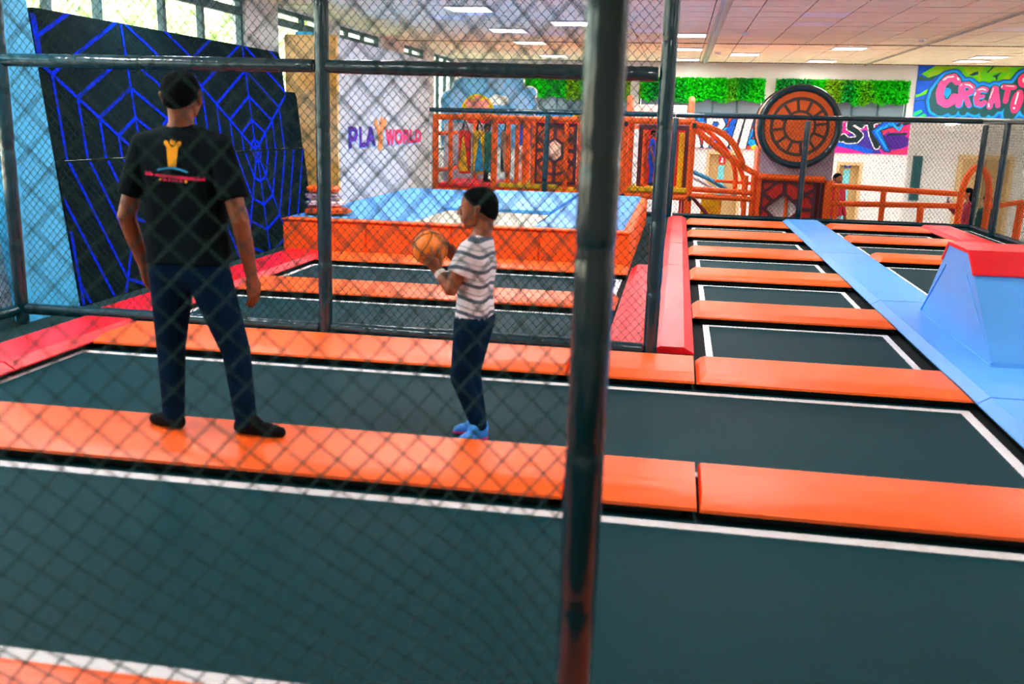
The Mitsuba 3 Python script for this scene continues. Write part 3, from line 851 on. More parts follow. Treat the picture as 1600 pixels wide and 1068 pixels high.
add(k, cbx(2.47, 4.6, 5.70, 8.50, .003, .06, .02), 'blue_vinyl')
tag(k, 'light blue base pad under the wedge', 'pad')

# the wedge with its red cap
wy0, wy1, ty0, ty1, wz, tz = 6.49, 8.41, 7.29, 7.82, .095, .75
wx0, wx1 = 2.13, 4.6
add('vaulting_wedge__body', polyprism_x([(wy0, wz), (wy0 + .01, wz + .03), (ty0, tz), (ty1, tz), (wy1 - .01, wz + .03), (wy1, wz)], wx0, wx1), 'blue_vinyl', 20)
f = lambda t: (wy0 + (ty0 - wy0) * t, wz + (tz - wz) * t)
bk = lambda t: (wy1 + (ty1 - wy1) * t, wz + (tz - wz) * t)
a, b = f(.79), bk(.79)
cap = []
out = [(a[0] - .018, a[1]), (a[0] - .02, a[1] + .012), (ty0 - .018, tz + .012), (ty0, tz + .022), (ty1, tz + .022), (ty1 + .018, tz + .012), (b[0] + .02, b[1] + .012), (b[0] + .018, b[1])]
inn = [(a[0] + .004, a[1]), (ty0 + .004, tz - .004), (ty1 - .004, tz - .004), (b[0] - .004, b[1])]
pp = Polygon(out + inn[::-1])
m = trimesh.creation.extrude_polygon(pp, wx1 - wx0 + .016, engine='earcut')
m.vertices = np.column_stack([wx0 - .008 + m.vertices[:, 2], m.vertices[:, 0], m.vertices[:, 1]])
if m.volume < 0: m.invert()
add('vaulting_wedge__cap', m, 'red_vinyl', 20)
seam = cat_mesh([tube([[wx0 - .002, wy0 + .004, wz + .02], [wx0 - .002, ty0 - .004, tz - .16]], .007), tube([[wx0 - .002, wy1 - .004, wz + .02], [wx0 - .002, ty1 + .004, tz - .16]], .007), tube([[wx0 - .002, wy0, wz + .004], [wx0 - .002, wy1, wz + .004]], .007)])
add('vaulting_wedge__piping', seam, 'blue_vinyl')
tag('vaulting_wedge', 'light blue trapezoid wedge with a red top, at the right edge', 'foam wedge')

# ------------------------------------------------------------------ the foam pit with its blue top
px0, px1, py0, py1, pz = -4.55, -.47, 10.45, 15.9, .42
tag('foam_pit', 'orange sided foam pit with a light blue top, behind the boy', 'foam pit')
n = 4
for i in range(n):
    a, b = px0 + (px1 - px0) * i / n, px0 + (px1 - px0) * (i + 1) / n
    add('foam_pit__front_panel' + (f'_{i:03d}' if i else ''), cbx(a + .002, b - .002, py0, py0 + .14, 0, pz, .02), 'orange_vinyl')
for i in range(3):
    a, b = py0 + (py1 - py0) * i / 3, py0 + (py1 - py0) * (i + 1) / 3
    add('foam_pit__side_panel' + (f'_{i:03d}' if i else ''), cbx(px1 - .14, px1, a + .142 * (i == 0), b - .002, 0, pz, .02), 'orange_vinyl')
add('foam_pit__base', bx(px0 + .02, px1 - .15, py0 + .15, py1, 0, .34), 'deck_dark')
ix0, ix1, iy1 = -3.02, -1.6, 12.25
add('foam_pit__front_lip', cbx(px0, px1, py0 - .02, py0 + .18, pz, pz + .025, .01), 'orange_vinyl')
add('foam_pit__left_pad', cbx(px0, ix0, py0 + .18, py1, .34, pz + .03, .025), 'blue_vinyl')
add('foam_pit__right_pad', cbx(ix1, px1 - .1, py0 + .18, py1, .34, pz + .03, .025), 'blue_vinyl')
add('foam_pit__back_pad', _hull([(ix0 + .003, iy1, .34), (ix1 - .003, iy1, .34), (ix0 + .003, iy1, pz + .06), (ix1 - .003, iy1, pz + .06), (ix0 + .003, py1, .34), (ix1 - .003, py1, .34), (ix0 + .003, py1, pz + .05), (ix1 - .003, py1, pz + .05)]), 'blue_vinyl')
gx, gy = np.meshgrid(np.linspace(ix0 + .01, ix1 - .01, 30), np.linspace(py0 + .185, iy1 - .01, 30))
zz = .40 + .03 * meshkit.fbm(np.stack([gx * 3, gy * 3, gx * 0], -1), 3, 2) + .02
vv = np.column_stack([gx.ravel(), gy.ravel(), zz.ravel()])
idx = np.arange(900).reshape(30, 30)
ff = np.vstack([np.stack([idx[:-1, :-1], idx[:-1, 1:], idx[1:, 1:]], -1).reshape(-1, 3), np.stack([idx[:-1, :-1], idx[1:, 1:], idx[1:, :-1]], -1).reshape(-1, 3)])
add('foam_pit__air_bag', trimesh.Trimesh(vv, ff, process=False), 'cream_bag', True)

# crumpled orange and white covers lying at the pit's left corner
g = np.random.default_rng(3)
for i, (cx, cy, cz, sx, sy, sz, m) in enumerate(((-4.17, 10.95, .500, .26, .20, .045, 'orange_foam'), (-4.20, 10.97, .590, .22, .18, .04, 'ink_white'), (-4.22, 10.96, .675, .20, .17, .04, 'block_grey'), (-4.22, 10.95, .760, .19, .15, .04, 'orange_foam'))):
    me = trimesh.creation.icosphere(subdivisions=4)
    v = me.vertices
    v = np.sign(v) * np.abs(v) ** .75
    d = .78 + .5 * meshkit.fbm(v * 2.6 + i * 9, 3, i)
    me.vertices = v * d[:, None] * np.array([sx, sy, sz]) + np.array([cx, cy, cz])
    k = 'folded_cover' + (f'_{i:03d}' if i else '')
    add(k, me, m, True)
    tag(k, ['crumpled orange cover at the bottom of the pile on the pit corner', 'crumpled white cover on the pit corner, above the bottom orange one', 'crumpled grey cover in the pile on the pit corner', 'crumpled orange cover on top of the pile on the pit corner'][i], 'cover', 'pile of covers by the web wall')

# ------------------------------------------------------------------ the leaning web wall
LEAN = -.25 / 2.42


def web(v):
    return np.column_stack([-4.95 + LEAN * v[:, 1] + v[:, 2], v[:, 0], v[:, 1]])


def slab(poly, d0, d1):
    return extrude_map(poly, d1 - d0, lambda v: web(v + [0, 0, d0]))


WS = 1.19
up1 = Polygon([(7.13, WS + .006), (12.05, WS + .006), (12.05, 2.33), (11.97, 2.41), (7.21, 2.41), (7.13, 2.35)])
lo1 = Polygon([(7.13, -.015), (12.42, -.015), (12.42, WS - .006), (7.13, WS - .006)])
st1 = Polygon([(12.06, WS + .006), (12.42, WS + .006), (12.42, 1.86), (12.38, 1.92), (12.06, 1.92)])
tag('web_wall', 'leaning black wall pad with blue spider web lines, left side', 'wall pad')
add('web_wall__upper_panel', slab(up1, -.12, 0), 'web_black')
add('web_wall__lower_panel', slab(lo1, -.14, .012), 'web_black')
add('web_wall__end_panel', slab(st1, -.14, 0), 'web_black')


def webpolys(c, lim, top):
    """line work of one spider web about (c, WS), cut to the panel"""
    out = []
    for w in (.12, .33, .58, .85, 1.14, 1.45, 1.8):
        if top:
            pts = [(c - w, WS), (c - w, WS + .62 * w), (c, WS + 1.1 * w), (c + w, WS + .62 * w), (c + w, WS)]
        else:
            pts = [(c - w, WS), (c - .5 * w, WS - .95 * w), (c, WS - 1.12 * w), (c + .5 * w, WS - .95 * w), (c + w, WS)]
        out.append(LineString(pts).buffer(.0165, cap_style=2))
    R = 3.2
    for dx, dy in (((-1, .62), (0, 1), (1, .62)) if top else ((-.5, -.95), (0, -1), (.5, -.95))):
        out.append(LineString([(c, WS), (c + dx * R, WS + dy * R)]).buffer(.0165, cap_style=2))
    out.append(Point(c, WS).buffer(.07))
    return unary_union(out).intersection(lim)


for i, (c, a, b) in enumerate(((8.42, 7.13, 9.72), (10.94, 9.72, 12.42))):
    s = f'_{i:03d}' if i else ''
    u = webpolys(c, up1.buffer(-.004).intersection(sbox(a + .01, 0, b - .01, 3)), True)
    add('web_wall__upper_panel__web_line' + s, slab(u, -.001, .006), 'web_blue')
    l = webpolys(c, lo1.buffer(-.004).intersection(sbox(a + .01, -1, b - .01, 3)), False)
    add('web_wall__lower_panel__web_line' + s, slab(l, .011, .018), 'web_violet' if i == 2 else 'web_blue')
edge = unary_union([sbox(7.135, 1.95, 7.20, 2.36)])
add('web_wall__upper_panel__edge_band', slab(edge, -.001, .005), 'web_blue')
add('web_wall__lower_panel__edge_band', slab(sbox(7.135, -.01, 7.17, .62), .011, .017), 'web_blue')
add('blue_wall_pad', slab(Polygon([(6.47, -.02), (7.12, -.02), (7.12, 2.9), (6.47, 2.9)]), -.12, .0), 'blue_panel')
tag('blue_wall_pad', 'mottled light blue leaning wall pad at the far left, beside the web wall', 'wall pad')

# ------------------------------------------------------------------ the climbing block with the PLAY WORLD lettering
cx1 = -4.58
tag('climbing_block', 'grey rock textured climbing block with PLAYWORLD lettering', 'climbing block')
add('climbing_block__side_panel', bx(cx1 - .08, cx1, 12.53, 17.30, -.02, 2.65), 'grey_panel')
add('climbing_block__front_panel', bx(-5.3, cx1, 12.45, 12.53, -.02, 2.67), 'sand_panel')
add('climbing_block__core', bx(-5.3, cx1 - .08, 12.54, 17.28, -.02, 2.60), 'block_grey')
add('climbing_block__top_ledge', bx(-5.15, -4.75, 12.46, 12.65, 2.67, 2.71), 'blue_panel')


def side(v):
    return np.column_stack([cx1 + v[:, 2], v[:, 0], v[:, 1]])


def glyph(ch, u0, v0, w, h):
    """a bold letter as a polygon, fitted to the box"""
    t = meshkit.text_mesh(ch, 1.0, .1, bold=True)
    v, f = t.vertices, t.faces
    top = [Polygon(v[q][:, :2]) for q in f if np.all(v[q][:, 2] > .05) and Polygon(v[q][:, :2]).area > 1e-9]
    p = unary_union([q.buffer(1e-4) for q in top])
    a, b, c, d = p.bounds
    return affinity.affine_transform(p, [w / (c - a), 0, 0, h / (d - b), u0 - a * w / (c - a), v0 - b * h / (d - b)])


row = [('P', 12.88, 1.195, .36, .28, 'ink_indigo'), ('L', 13.34, 1.20, .26, .27, 'ink_indigo'), ('A', 13.64, 1.205, .42, .265, 'ink_indigo'), ('W', 14.62, 1.205, .44, .225, 'ink_crimson'), ('O', 15.10, 1.21, .40, .22, 'ink_crimson'),
       ('R', 15.56, 1.215, .34, .21, 'ink_crimson'), ('L', 15.98, 1.22, .28, .205, 'ink_crimson'), ('D', 16.32, 1.222, .36, .20, 'ink_crimson')]
cnt = {}
for ch, u, v0, w, h, m in row:
    gl = glyph(ch, u, v0, w, h).buffer(.012)
    k = 'climbing_block__side_panel__letter_' + ch.lower()
    cnt[k] = cnt.get(k, 0) + 1
    s = f'_{cnt[k] - 1:03d}' if cnt[k] > 1 else ''
    add(k.replace('letter_', 'letter_shadow_') + s, extrude_map(affinity.translate(gl, -.01, -.018), .006, side), 'ink_paleblue')
    add(k + s, extrude_map(gl, .012, side), m)
yfig = unary_union([LineString([(14.10, 1.54), (14.28, 1.38)]).buffer(.055), LineString([(14.30, 1.38), (14.58, 1.56)]).buffer(.055), Polygon([(14.20, 1.42), (14.42, 1.42), (14.40, 1.13), (14.22, 1.13)]), affinity.rotate(sbox(14.29, 1.52, 14.43, 1.60), 40)])
add('climbing_block__side_panel__letter_y', extrude_map(yfig, .014, side), 'ink_orange')

# ------------------------------------------------------------------ cages: posts, rails and nets
BAR = .05
Y2 = 6.4
tag('middle_cage_fence', 'black padded cage frame with net across the middle, behind the man and boy', 'net fence')
for i, x in enumerate((-4.95, -2.47)):
    padded_bar('middle_cage_fence__post' + (f'_{i:03d}' if i else ''), (x, Y2, 0 if i else 0), (x + .02, Y2, 3.0), BAR, .8, seed=i)
padded_bar('middle_cage_fence__post_002', (-.115, Y2, .02), (-.095, Y2, 3.0), BAR, .55, seed=4)
add('middle_cage_fence__foot', trimesh.creation.cylinder(.03, .05).apply_translation((-.115, Y2, .02)), 'steel_channel')
rx = [(-4.90, -2.52), (-2.42, -.165)]
for i, (a, b) in enumerate(rx):
    padded_bar(f'middle_cage_fence__top_rail' + (f'_{i:03d}' if i else ''), (a, Y2, 1.955 - .012 * i), (b, Y2, 1.945 - .02 * i), BAR * .96, .62, seed=10 + i)
    padded_bar(f'middle_cage_fence__bottom_rail' + (f'_{i:03d}' if i else ''), (a, Y2, .105), (b, Y2, .10 - .01 * i), BAR * .9, .9, seed=20 + i)
    add('middle_cage_fence__net' + (f'_{2 * i:03d}' if i else ''), net_plane((a, Y2 + .055, .12), (1, 0, 0), (0, 0, 1), b - a, 1.83, .060, .066, .0021), 'net_cord')
    add(f'middle_cage_fence__net_{2 * i + 1:03d}', net_plane((a, Y2 + .055, 1.95), (1, 0, 0), (0, 0, 1), b - a, 1.1, .064, .070, .0019), 'net_cord')
    for z in (.0,):
        pass

tag('side_cage_fence', 'black padded cage side with net at the far left edge', 'net fence')
padded_bar('side_cage_fence__bottom_rail', (-4.96, Y2 - .06, .10), (-4.97, 2.6, .10), BAR * .9, .9, seed=31)
padded_bar('side_cage_fence__top_rail', (-4.96, Y2 - .06, 1.95), (-4.97, 2.6, 1.95), BAR * .9, .9, seed=32)
add('side_cage_fence__net', net_plane((-4.97, Y2 - .05, .12), (0, -1, 0), (0, 0, 1), 3.7, 1.83, .060, .066, .0021), 'net_cord')

YB2 = 17.4
tag('far_fence', 'black padded fence with net along the far end of the trampolines', 'net fence')
fx = [-2.40, -.10, 2.17, 5.07]
for i, x in enumerate(fx):
    padded_bar('far_fence__post' + (f'_{i:03d}' if i else ''), (x - .02, YB2, -.02), (x + .01, YB2, 1.74), .05, .7, seed=40 + i, n=12)
spans = [(-4.56, -2.45), (-2.35, -.15), (-.05, 2.12), (2.22, 5.02)]
for i, (a, b) in enumerate(spans):
    s = f'_{i:03d}' if i else ''
    padded_bar('far_fence__top_rail' + s, (a - .045, YB2, 1.79), (b + .045, YB2, 1.795), .043, 2.0, seed=50 + i, n=12, band=False)
    padded_bar('far_fence__bottom_rail' + s, (a, YB2, .03), (b, YB2, .03), .04, 2.0, seed=60 + i, n=12, band=False)
    add('far_fence__net' + s, net_plane((a, YB2 - .05, .05), (1, 0, 0), (0, 0, 1), b - a, 1.74, .066, .084, .0037), 'net_cord')
tag('right_fence', 'black padded fence with net on the right side, meeting the far fence', 'net fence')
for i, y in enumerate((16.1, 12.6)):
    padded_bar('right_fence__post' + (f'_{i:03d}' if i else ''), (5.0, y, -.02), (5.02, y, 1.77), .05, .7, seed=70 + i, n=12)
padded_bar('right_fence__top_rail', (5.03, 17.3, 1.79), (5.02, 9.6, 1.79), .043, 2.0, seed=75, n=12, band=False)
padded_bar('right_fence__bottom_rail', (5.03, 17.3, .03), (5.02, 9.6, .03), .04, 2.0, seed=76, n=12, band=False)
add('right_fence__net', net_plane((5.07, 17.3, .05), (0, -1, 0), (0, 0, 1), 7.7, 1.74, .066, .084, .0037), 'net_cord')

# the near pole and the net that hangs from it towards the camera's left
tag('near_pole', 'tall black padded pole in front, standing across the whole picture', 'padded pole')
padded_bar('near_pole__sleeve', (-.172, 2.0, .105), (-.152, 2.0, 2.9), .0435, .40, 'black_pad', 28, seed=83, at=[.52, .90, 1.33, 1.53, 1.87, 2.3])
tag('near_net', 'black safety net close to the camera, hanging from the tall pole to the left', 'net')
A, B_, C_ = np.array([-.20, 2.0]), np.array([-1.0, 1.60]), np.array([-2.1, 1.10])
L1, L2 = np.linalg.norm(B_ - A), np.linalg.norm(C_ - B_)


def net_point(u, v):
    u, v = np.asarray(u, float), np.asarray(v, float)
    p = np.where((u < L1)[..., None], A + (B_ - A) * (u / L1)[..., None], B_ + (C_ - B_) * ((u - L1) / L2)[..., None])
    w = np.clip(u / .25, 0, 1)
    belly = .16 * np.clip((.95 - v) / .95, 0, 1) ** 1.5 * w
    sway = .035 * np.sin(u * 3.1 + 1.0) * np.sin(v * 1.9 + .4) * w
    wx = .012 * (meshkit.noise(np.stack([u * 5, v * 5, v * 0], -1), 1) - .5)
    return np.stack([p[..., 0] + wx + .25 * (belly + sway), p[..., 1] + belly + sway, v], -1)


polys, knots = [], []
for (a, b), (c, d) in diamond_lines(L1 + L2, 2.75, .066, .070):
    n = max(2, int(math.hypot(c - a, d - b) / .035))
    t = np.linspace(0, 1, n)
    polys.append(net_point(a + (c - a) * t, .13 + b + (d - b) * t))
kn = []
for i in range(int((L1 + L2) / .033)):
    for j in range(int(2.75 / .035)):
        if (i + j) % 2 == 0:
            kn.append((i * .033, .13 + j * .035))
kn = np.array(kn)
kp = net_point(kn[:, 0], kn[:, 1])
oc = np.array([[1, 0, 0], [-1, 0, 0], [0, 1, 0], [0, -1, 0], [0, 0, 1], [0, 0, -1.0]]) * .0034
of = np.array([[0, 2, 4], [2, 1, 4], [1, 3, 4], [3, 0, 4], [2, 0, 5], [1, 2, 5], [3, 1, 5], [0, 3, 5]])
kv = (kp[:, None] + oc[None]).reshape(-1, 3)
kf = (of[None] + (np.arange(len(kp)) * 6)[:, None, None]).reshape(-1, 3)
cm = cord_mesh(polys, .0019, 4)
add('near_net__mesh_cord', trimesh.Trimesh(np.vstack([cm.vertices, kv]), np.vstack([cm.faces, kf + len(cm.vertices)]), process=False), 'net_near')
# ------------------------------------------------------------------ the orange play frame beyond the far fence
FY = 18.5
pf_n = {}


def fpart(root, base):
    k = (root, base)
    pf_n[k] = pf_n.get(k, 0) + 1
    return f'{root}__{base}' + (f'_{pf_n[k] - 1:03d}' if pf_n[k] > 1 else '')


def bar(root, base, pts, r=.05, m='orange_foam', n=12):
    """foam covered tube, faintly ribbed by its wrap"""
    P = np.asarray(pts, float)
    if len(P) == 2:
        L = np.linalg.norm(P[1] - P[0])
        k = max(2, int(L / .07))
        t = np.linspace(0, 1, k)
        rr = r * (1 + .05 * (np.arange(k) % 2))
        P = P[0] + (P[1] - P[0]) * t[:, None]
    else:
        rr = r
    key = fpart(root, base)
    add(key, tube(P, rr, n), m, True)
    return key


R_ = 'play_frame'
tag(R_, 'orange foam covered play frame with hanging bags, beyond the far fence', 'play structure')
for x in (-4.77, -3.58, -1.05, .23):
    bar(R_, 'post', [(x, FY, ZF), (x, FY, 1.70)], .06)
bar(R_, 'post', [(-.93, FY + .12, ZF), (-.93, FY + .12, 1.70)], .055)
bar(R_, 'top_rail', [(-4.82, FY, 1.67), (.26, FY, 1.68)], .055)
bar(R_, 'bottom_rail', [(-4.82, FY, .24), (.26, FY, .27)], .055)
for x in (-4.47, -3.31, -3.13, -2.98, -2.81, -2.17, -1.9):
    bar(R_, 'baluster', [(x, FY + .02, .26), (x, FY + .02, 1.66)], .043)
for x, z0, z1 in ((-4.35, .3, 1.75), (-3.2, .3, 1.6), (-2.0, .3, 1.7)):
    bar(R_, 'rear_post', [(x, 20.3, ZF), (x, 20.3, z1)], .05, 'orange_foam')
bar(R_, 'rear_rail', [(-4.5, 20.3, 1.6), (-1.2, 20.3, 1.62)], .045, 'red_foam')
add(R_ + '__floor_mat', cbx(-4.75, -3.3, FY + .05, 20.3, .28, .385, .02), 'red_vinyl')
add(R_ + '__floor_mat_001', cbx(-3.29, -1.1, FY + .05, 20.3, .28, .385, .02), 'yellow_foam')
add(R_ + '__floor_mat_002', cbx(-1.0, .25, FY + .05, 20.3, .28, .385, .02), 'yellow_foam')
add(R_ + '__floor_beam', cbx(-4.7, -3.62, FY - .03, FY + .04, .30, .36, .01), 'red_foam')
add(R_ + '__floor_beam_001', cbx(-3.5, -2.3, FY - .03, FY + .04, .33, .43, .02), 'yellow_foam')
add(R_ + '__floor_beam_002', cbx(-.95, .2, FY - .05, FY + .04, .35, .45, .02), 'yellow_foam')
add(R_ + '__back_panel', cbx(-5.2, -4.22, 20.9, 20.96, -.6, 1.56, .01), 'block_grey')
add(R_ + '__back_panel_001', cbx(-3.42, -2.75, 20.42, 20.48, 1.12, 1.56, .01), 'blue_foam')
add(R_ + '__back_panel_002', cbx(-3.42, -2.75, 20.42, 20.48, .4, 1.11, .01), 'sign_white')
add(R_ + '__back_panel_003', cbx(-2.74, -1.9, 20.42, 20.48, .4, 1.45, .01), 'sign_white')
for z in (1.35, .62):
    bar(R_, 'cross_rail', [(-4.77, FY + .3, z), (-4.77, 20.3, z)], .04)


def web_panel(key, x0, x1, y, z0, z1, cx, cz, hole, m1, m2):
    p = sbox(x0, z0, x1, z1).difference(hole)
    add(key, extrude_xz(p, y, .05), m1)
    ln = []
    for a in np.radians((0, 35, 90, 145, 180, 215, 270, 325)):
        ln.append(LineString([(cx, cz), (cx + 2 * math.cos(a), cz + 2 * math.sin(a))]).buffer(.035, cap_style=2))
    ln.append(hole.buffer(.055))
    ln.append(sbox(x0, z0, x1, z1).difference(sbox(x0 + .06, z0 + .06, x1 - .06, z1 - .06)))
    ln.append(hole.buffer(.30, quad_segs=2).difference(hole.buffer(.25, quad_segs=2)))
    lines = unary_union(ln).intersection(sbox(x0, z0, x1, z1)).difference(hole)
    add(key + '__web_line', extrude_xz(lines, y - .012, .014), m2)


hexa = Polygon([(-2.40 + .125 * a, 1.08 + .2 * b) for a, b in ((0, 1), (1, .55), (1, -.55), (0, -1), (-1, -.55), (-1, .55))])
web_panel(R_ + '__window_panel', -2.80, -1.97, FY + .12, .42, 1.6, -2.40, 1.08, hexa, 'orange_foam', 'panel_line')
add(R_ + '__window_panel_001', bx(-.78, .16, 19.7, 19.76, .4, 1.62), 'red_foam')
add(R_ + '__roller_frame', cat_mesh([cbx(-.80, .18, 19.05, 19.15, 1.52, 1.62, .01), cbx(.10, .18, 19.05, 19.15, .4, 1.52, .01), cbx(-.80, -.72, 19.05, 19.15, .4, 1.52, .01)]), 'panel_line')
for x, m, z1 in ((-.66, 'orange_foam', 1.5), (-.40, 'blue_foam', 1.5), (-.14, 'pink_foam', 1.5), (.04, 'yellow_foam', 1.48)):
    bar(R_, 'roller', [(x, 19.0, .42), (x, 19.0, z1)], .055, m)
for x, z, m, r in ((-1.93, 1.14, 'blue_foam', .115), (-1.97, .66, 'pink_foam', .11)):
    k = fpart(R_, 'spinning_ball')
    me = trimesh.creation.icosphere(subdivisions=3, radius=r); me.apply_translation((x, 19.0, z))
    add(k, me, m, True)
bar(R_, 'ball_axle', [(-1.95, 19.0, .40), (-1.95, 19.0, 1.66)], .02, 'yellow_foam')
k = fpart(R_, 'red_wedge')
add(k, _hull([(-2.35, FY + .2, .39), (-1.95, FY + .2, .39), (-2.28, FY + .2, .74), (-2.35, FY + .5, .39), (-1.95, FY + .5, .39), (-2.28, FY + .5, .74)]), 'red_vinyl')
for x in (.12, .17):
    bar(R_, 'brace_post', [(x - .04, FY + .1, ZF), (x - .04, FY + .1, .25)], .022, 'red_foam')
for x in (-1.03, .25):
    for z in (.26, 1.62):
        k = fpart(R_, 'joint_clamp')
        add(k, cbx(x - .035, x + .035, FY - .085, FY - .02, z - .045, z + .045, .012), 'black_foam')

# salmon tower behind
R2 = 'salmon_tower'
tag(R2, 'salmon pink foam posts with a white panel, rising behind the orange play frame', 'play tower')
for x in (-1.08, .2):
    bar(R2, 'post', [(x, 20.6, ZF), (x, 20.6, 2.15)], .065, 'salmon_foam')
    k = fpart(R2, 'post_cap')
    me = trimesh.creation.icosphere(subdivisions=3, radius=.066); me.apply_translation((x, 20.6, 2.15))
    add(k, me, 'salmon_foam', True)
add(R2 + '__panel', cbx(-1.0, .12, 20.6, 20.65, 1.58, 2.03, .015), 'sign_white')
bar(R2, 'rail', [(-1.08, 20.6, 1.56), (.2, 20.6, 1.56)], .04, 'salmon_foam')

# curved tubes of the slide exit
R3 = 'slide_guard'
tag(R3, 'orange curved guard tubes sweeping down from the play frame to the red block', 'guard rail')


def arc(pts, k=14):
    P = np.asarray(pts, float)
    t = np.linspace(0, 1, len(P))
    from scipy.interpolate import CubicSpline
    return CubicSpline(t, P)(np.linspace(0, 1, k))


xy = lambda y, *q: [(a, y, b) for a, b in q]
bar(R3, 'curved_tube', arc(xy(FY, (.25, 1.64), (.62, 1.56), (.92, 1.38), (1.10, 1.14), (1.20, .92))), .055)
bar(R3, 'curved_tube', arc(xy(FY + .35, (.25, 1.66), (.55, 1.50), (.85, 1.22), (1.06, .86), (1.10, .42))), .042)
bar(R3, 'curved_tube', arc(xy(FY + .05, (.25, 1.58), (.60, 1.30), (1.05, .98), (1.55, .71))), .055)
bar(R3, 'curved_tube', arc(xy(FY + .3, (1.02, 1.0), (1.20, .78), (1.27, .5), (1.27, .1))), .042)
for x, z in ((1.28, .72), (1.42, .72), (1.54, .74)):
    bar(R3, 'post', [(x, FY + .02, ZF), (x, FY + .02, z)], .045)
for z in (.43, .31):
    bar(R3, 'rail', [(.25, FY + (.1 if z > .4 else 0), z), (1.42, FY, z - .03)], .05)
bar(R3, 'rail', [(.72, FY + .5, .58), (1.42, FY + .5, .55)], .03)
R4 = 'slide'
tag(R4, 'blue edged grey slide behind the orange guard tubes', 'slide')
P0, P1 = np.array([.15, .78]), np.array([1.15, .30])
pr = []
for y in (19.1, 19.6):
    bar(R4, 'edge_tube', [(P0[0], y, P0[1]), (.6, y, .60), (P1[0], y, P1[1])], .032, 'teal_foam')
add(R4 + '__bed', _hull([(P0[0], 19.12, P0[1] - .08), (P0[0], 19.58, P0[1] - .08), (P1[0], 19.12, P1[1] - .08), (P1[0], 19.58, P1[1] - .08), (P0[0], 19.12, P0[1] - .12), (P0[0], 19.58, P0[1] - .12), (P1[0], 19.12, P1[1] - .12), (P1[0], 19.58, P1[1] - .12)]), 'block_grey')
add('yellow_foam_block', cbx(.50, .90, 19.3, 19.6, ZF, .24, .05), 'yellow_foam')
tag('yellow_foam_block', 'yellow foam block under the slide, behind the orange guard tubes', 'foam block')
add(R3 + '__diagonal_brace', tube([[.28, FY + .06, .30], [.80, FY + .06, -.25]], .035, 10), 'dark_red', True)

# red block with a diamond window, grey block and the orange disc drum
R5 = 'red_block'
tag(R5, 'dark red play block with a white diamond window, below the orange disc', 'play block')
dia = Polygon([(2.0, .38), (2.31, .12), (2.0, -.16), (1.69, .12)])
web_panel(R5 + '__front_panel', 1.55, 2.58, FY, ZF, .66, 2.0, .12, dia, 'panel_red', 'panel_line')
add(R5 + '__back_panel', bx(1.6, 2.55, FY + .125, FY + .145, ZF, .6), 'sign_white')
bar(R5, 'inner_post', [(2.06, FY + .09, ZF), (2.06, FY + .09, .6)], .028)
bar(R5, 'top_rail', [(1.50, FY - .02, .71), (2.71, FY - .02, .69)], .06)
for x in (2.62, 2.72):
    bar(R5, 'corner_post', [(x, FY + .1, ZF), (x, FY + .1, .68)], .035, 'dark_red')
R6 = 'disc_drum'
tag(R6, 'big orange disc drum with dark segments and a black rim', 'play drum')
cx, cz, rr, y0 = 2.17, 1.64, .755, FY - .02


def turned(m, y):
    v = m.vertices
    m.vertices = np.column_stack([cx + v[:, 0], y - v[:, 2], cz + v[:, 1]])
    if m.volume < 0: m.invert()
    return m


add(R6 + '__drum', turned(trimesh.creation.cylinder(rr - .02, .94, sections=64), y0 + .55), 'salmon_foam', 40)
th = np.linspace(0, 2 * np.pi, 73)[:-1]
g = np.random.default_rng(2)
add(R6 + '__rim', tube([(cx + (rr - .055) * math.cos(a), y0 + .03, cz + (rr - .055) * math.sin(a)) for a in th], .062 * (1 + .10 * g.random(72)), 14, closed=True), 'black_pad', True)
add(R6 + '__rim_001', tube([(cx + (rr - .02) * math.cos(a), y0 + 1.0, cz + (rr - .02) * math.sin(a)) for a in th], .03, 10, closed=True), 'black_foam', True)
add(R6 + '__face', turned(trimesh.creation.cylinder(rr - .08, .06, sections=64), y0 + .06), 'disc_orange', 40)
O = Point(cx, cz)
pat = [O.buffer(.535).difference(O.buffer(.480)), O.buffer(.300).difference(O.buffer(.255))]
for a in range(12):
    t = math.radians(a * 30 + 8)
    pat.append(LineString([(cx + .27 * math.cos(t), cz + .27 * math.sin(t)), (cx + .51 * math.cos(t), cz + .51 * math.sin(t))]).buffer(.024, cap_style=2))
add(R6 + '__segment_line', extrude_xz(unary_union(pat), y0 + .022, .012), 'disc_dark')
R7 = 'grey_block'
tag(R7, 'pale grey padded block that carries the orange disc drum', 'play block')
blk = sbox(1.52, ZF, 2.86, 1.25).difference(O.buffer(rr + .012))
add(R7 + '__front', extrude_xz(blk, FY + .16, .8), 'block_grey')
add(R7 + '__side', extrude_xz(sbox(1.47, ZF, 1.515, 1.25).difference(O.buffer(rr + .012)), FY + .16, .8), 'salmon_foam')

# orange railing and arch at the right
R8 = 'orange_railing'
tag(R8, 'low orange foam railing right of the red block', 'railing')
bar(R8, 'post', [(2.80, FY, ZF), (2.80, FY, .68)], .075)
for x in (2.95, 3.78, 4.46):
    bar(R8, 'post', [(x, FY, ZF), (x, FY, .56 if x < 4 else .27)], .05 if x < 4 else .06)
bar(R8, 'rail', [(2.84, FY, .585), (5.06, FY, .515)], .05)
bar(R8, 'rail', [(2.84, FY, .255), (5.06, FY, .295)], .05)
R9 = 'arch_gate'
tag(R9, 'orange foam arch gate by the right corner of the far fence', 'gate')
bar(R9, 'arch', arc([(5.12, FY, ZF), (5.12, FY, -.2), (5.13, FY, .40), (5.18, FY, .78), (5.34, FY, 1.0), (5.50, FY - .1, .86), (5.56, FY - .15, .45), (5.55, FY - .15, -.2), (5.54, FY - .15, ZF)], 40), .06)
bar(R9, 'rail', [(5.58, FY - .1, .30), (6.16, FY - .1, .42)], .045)
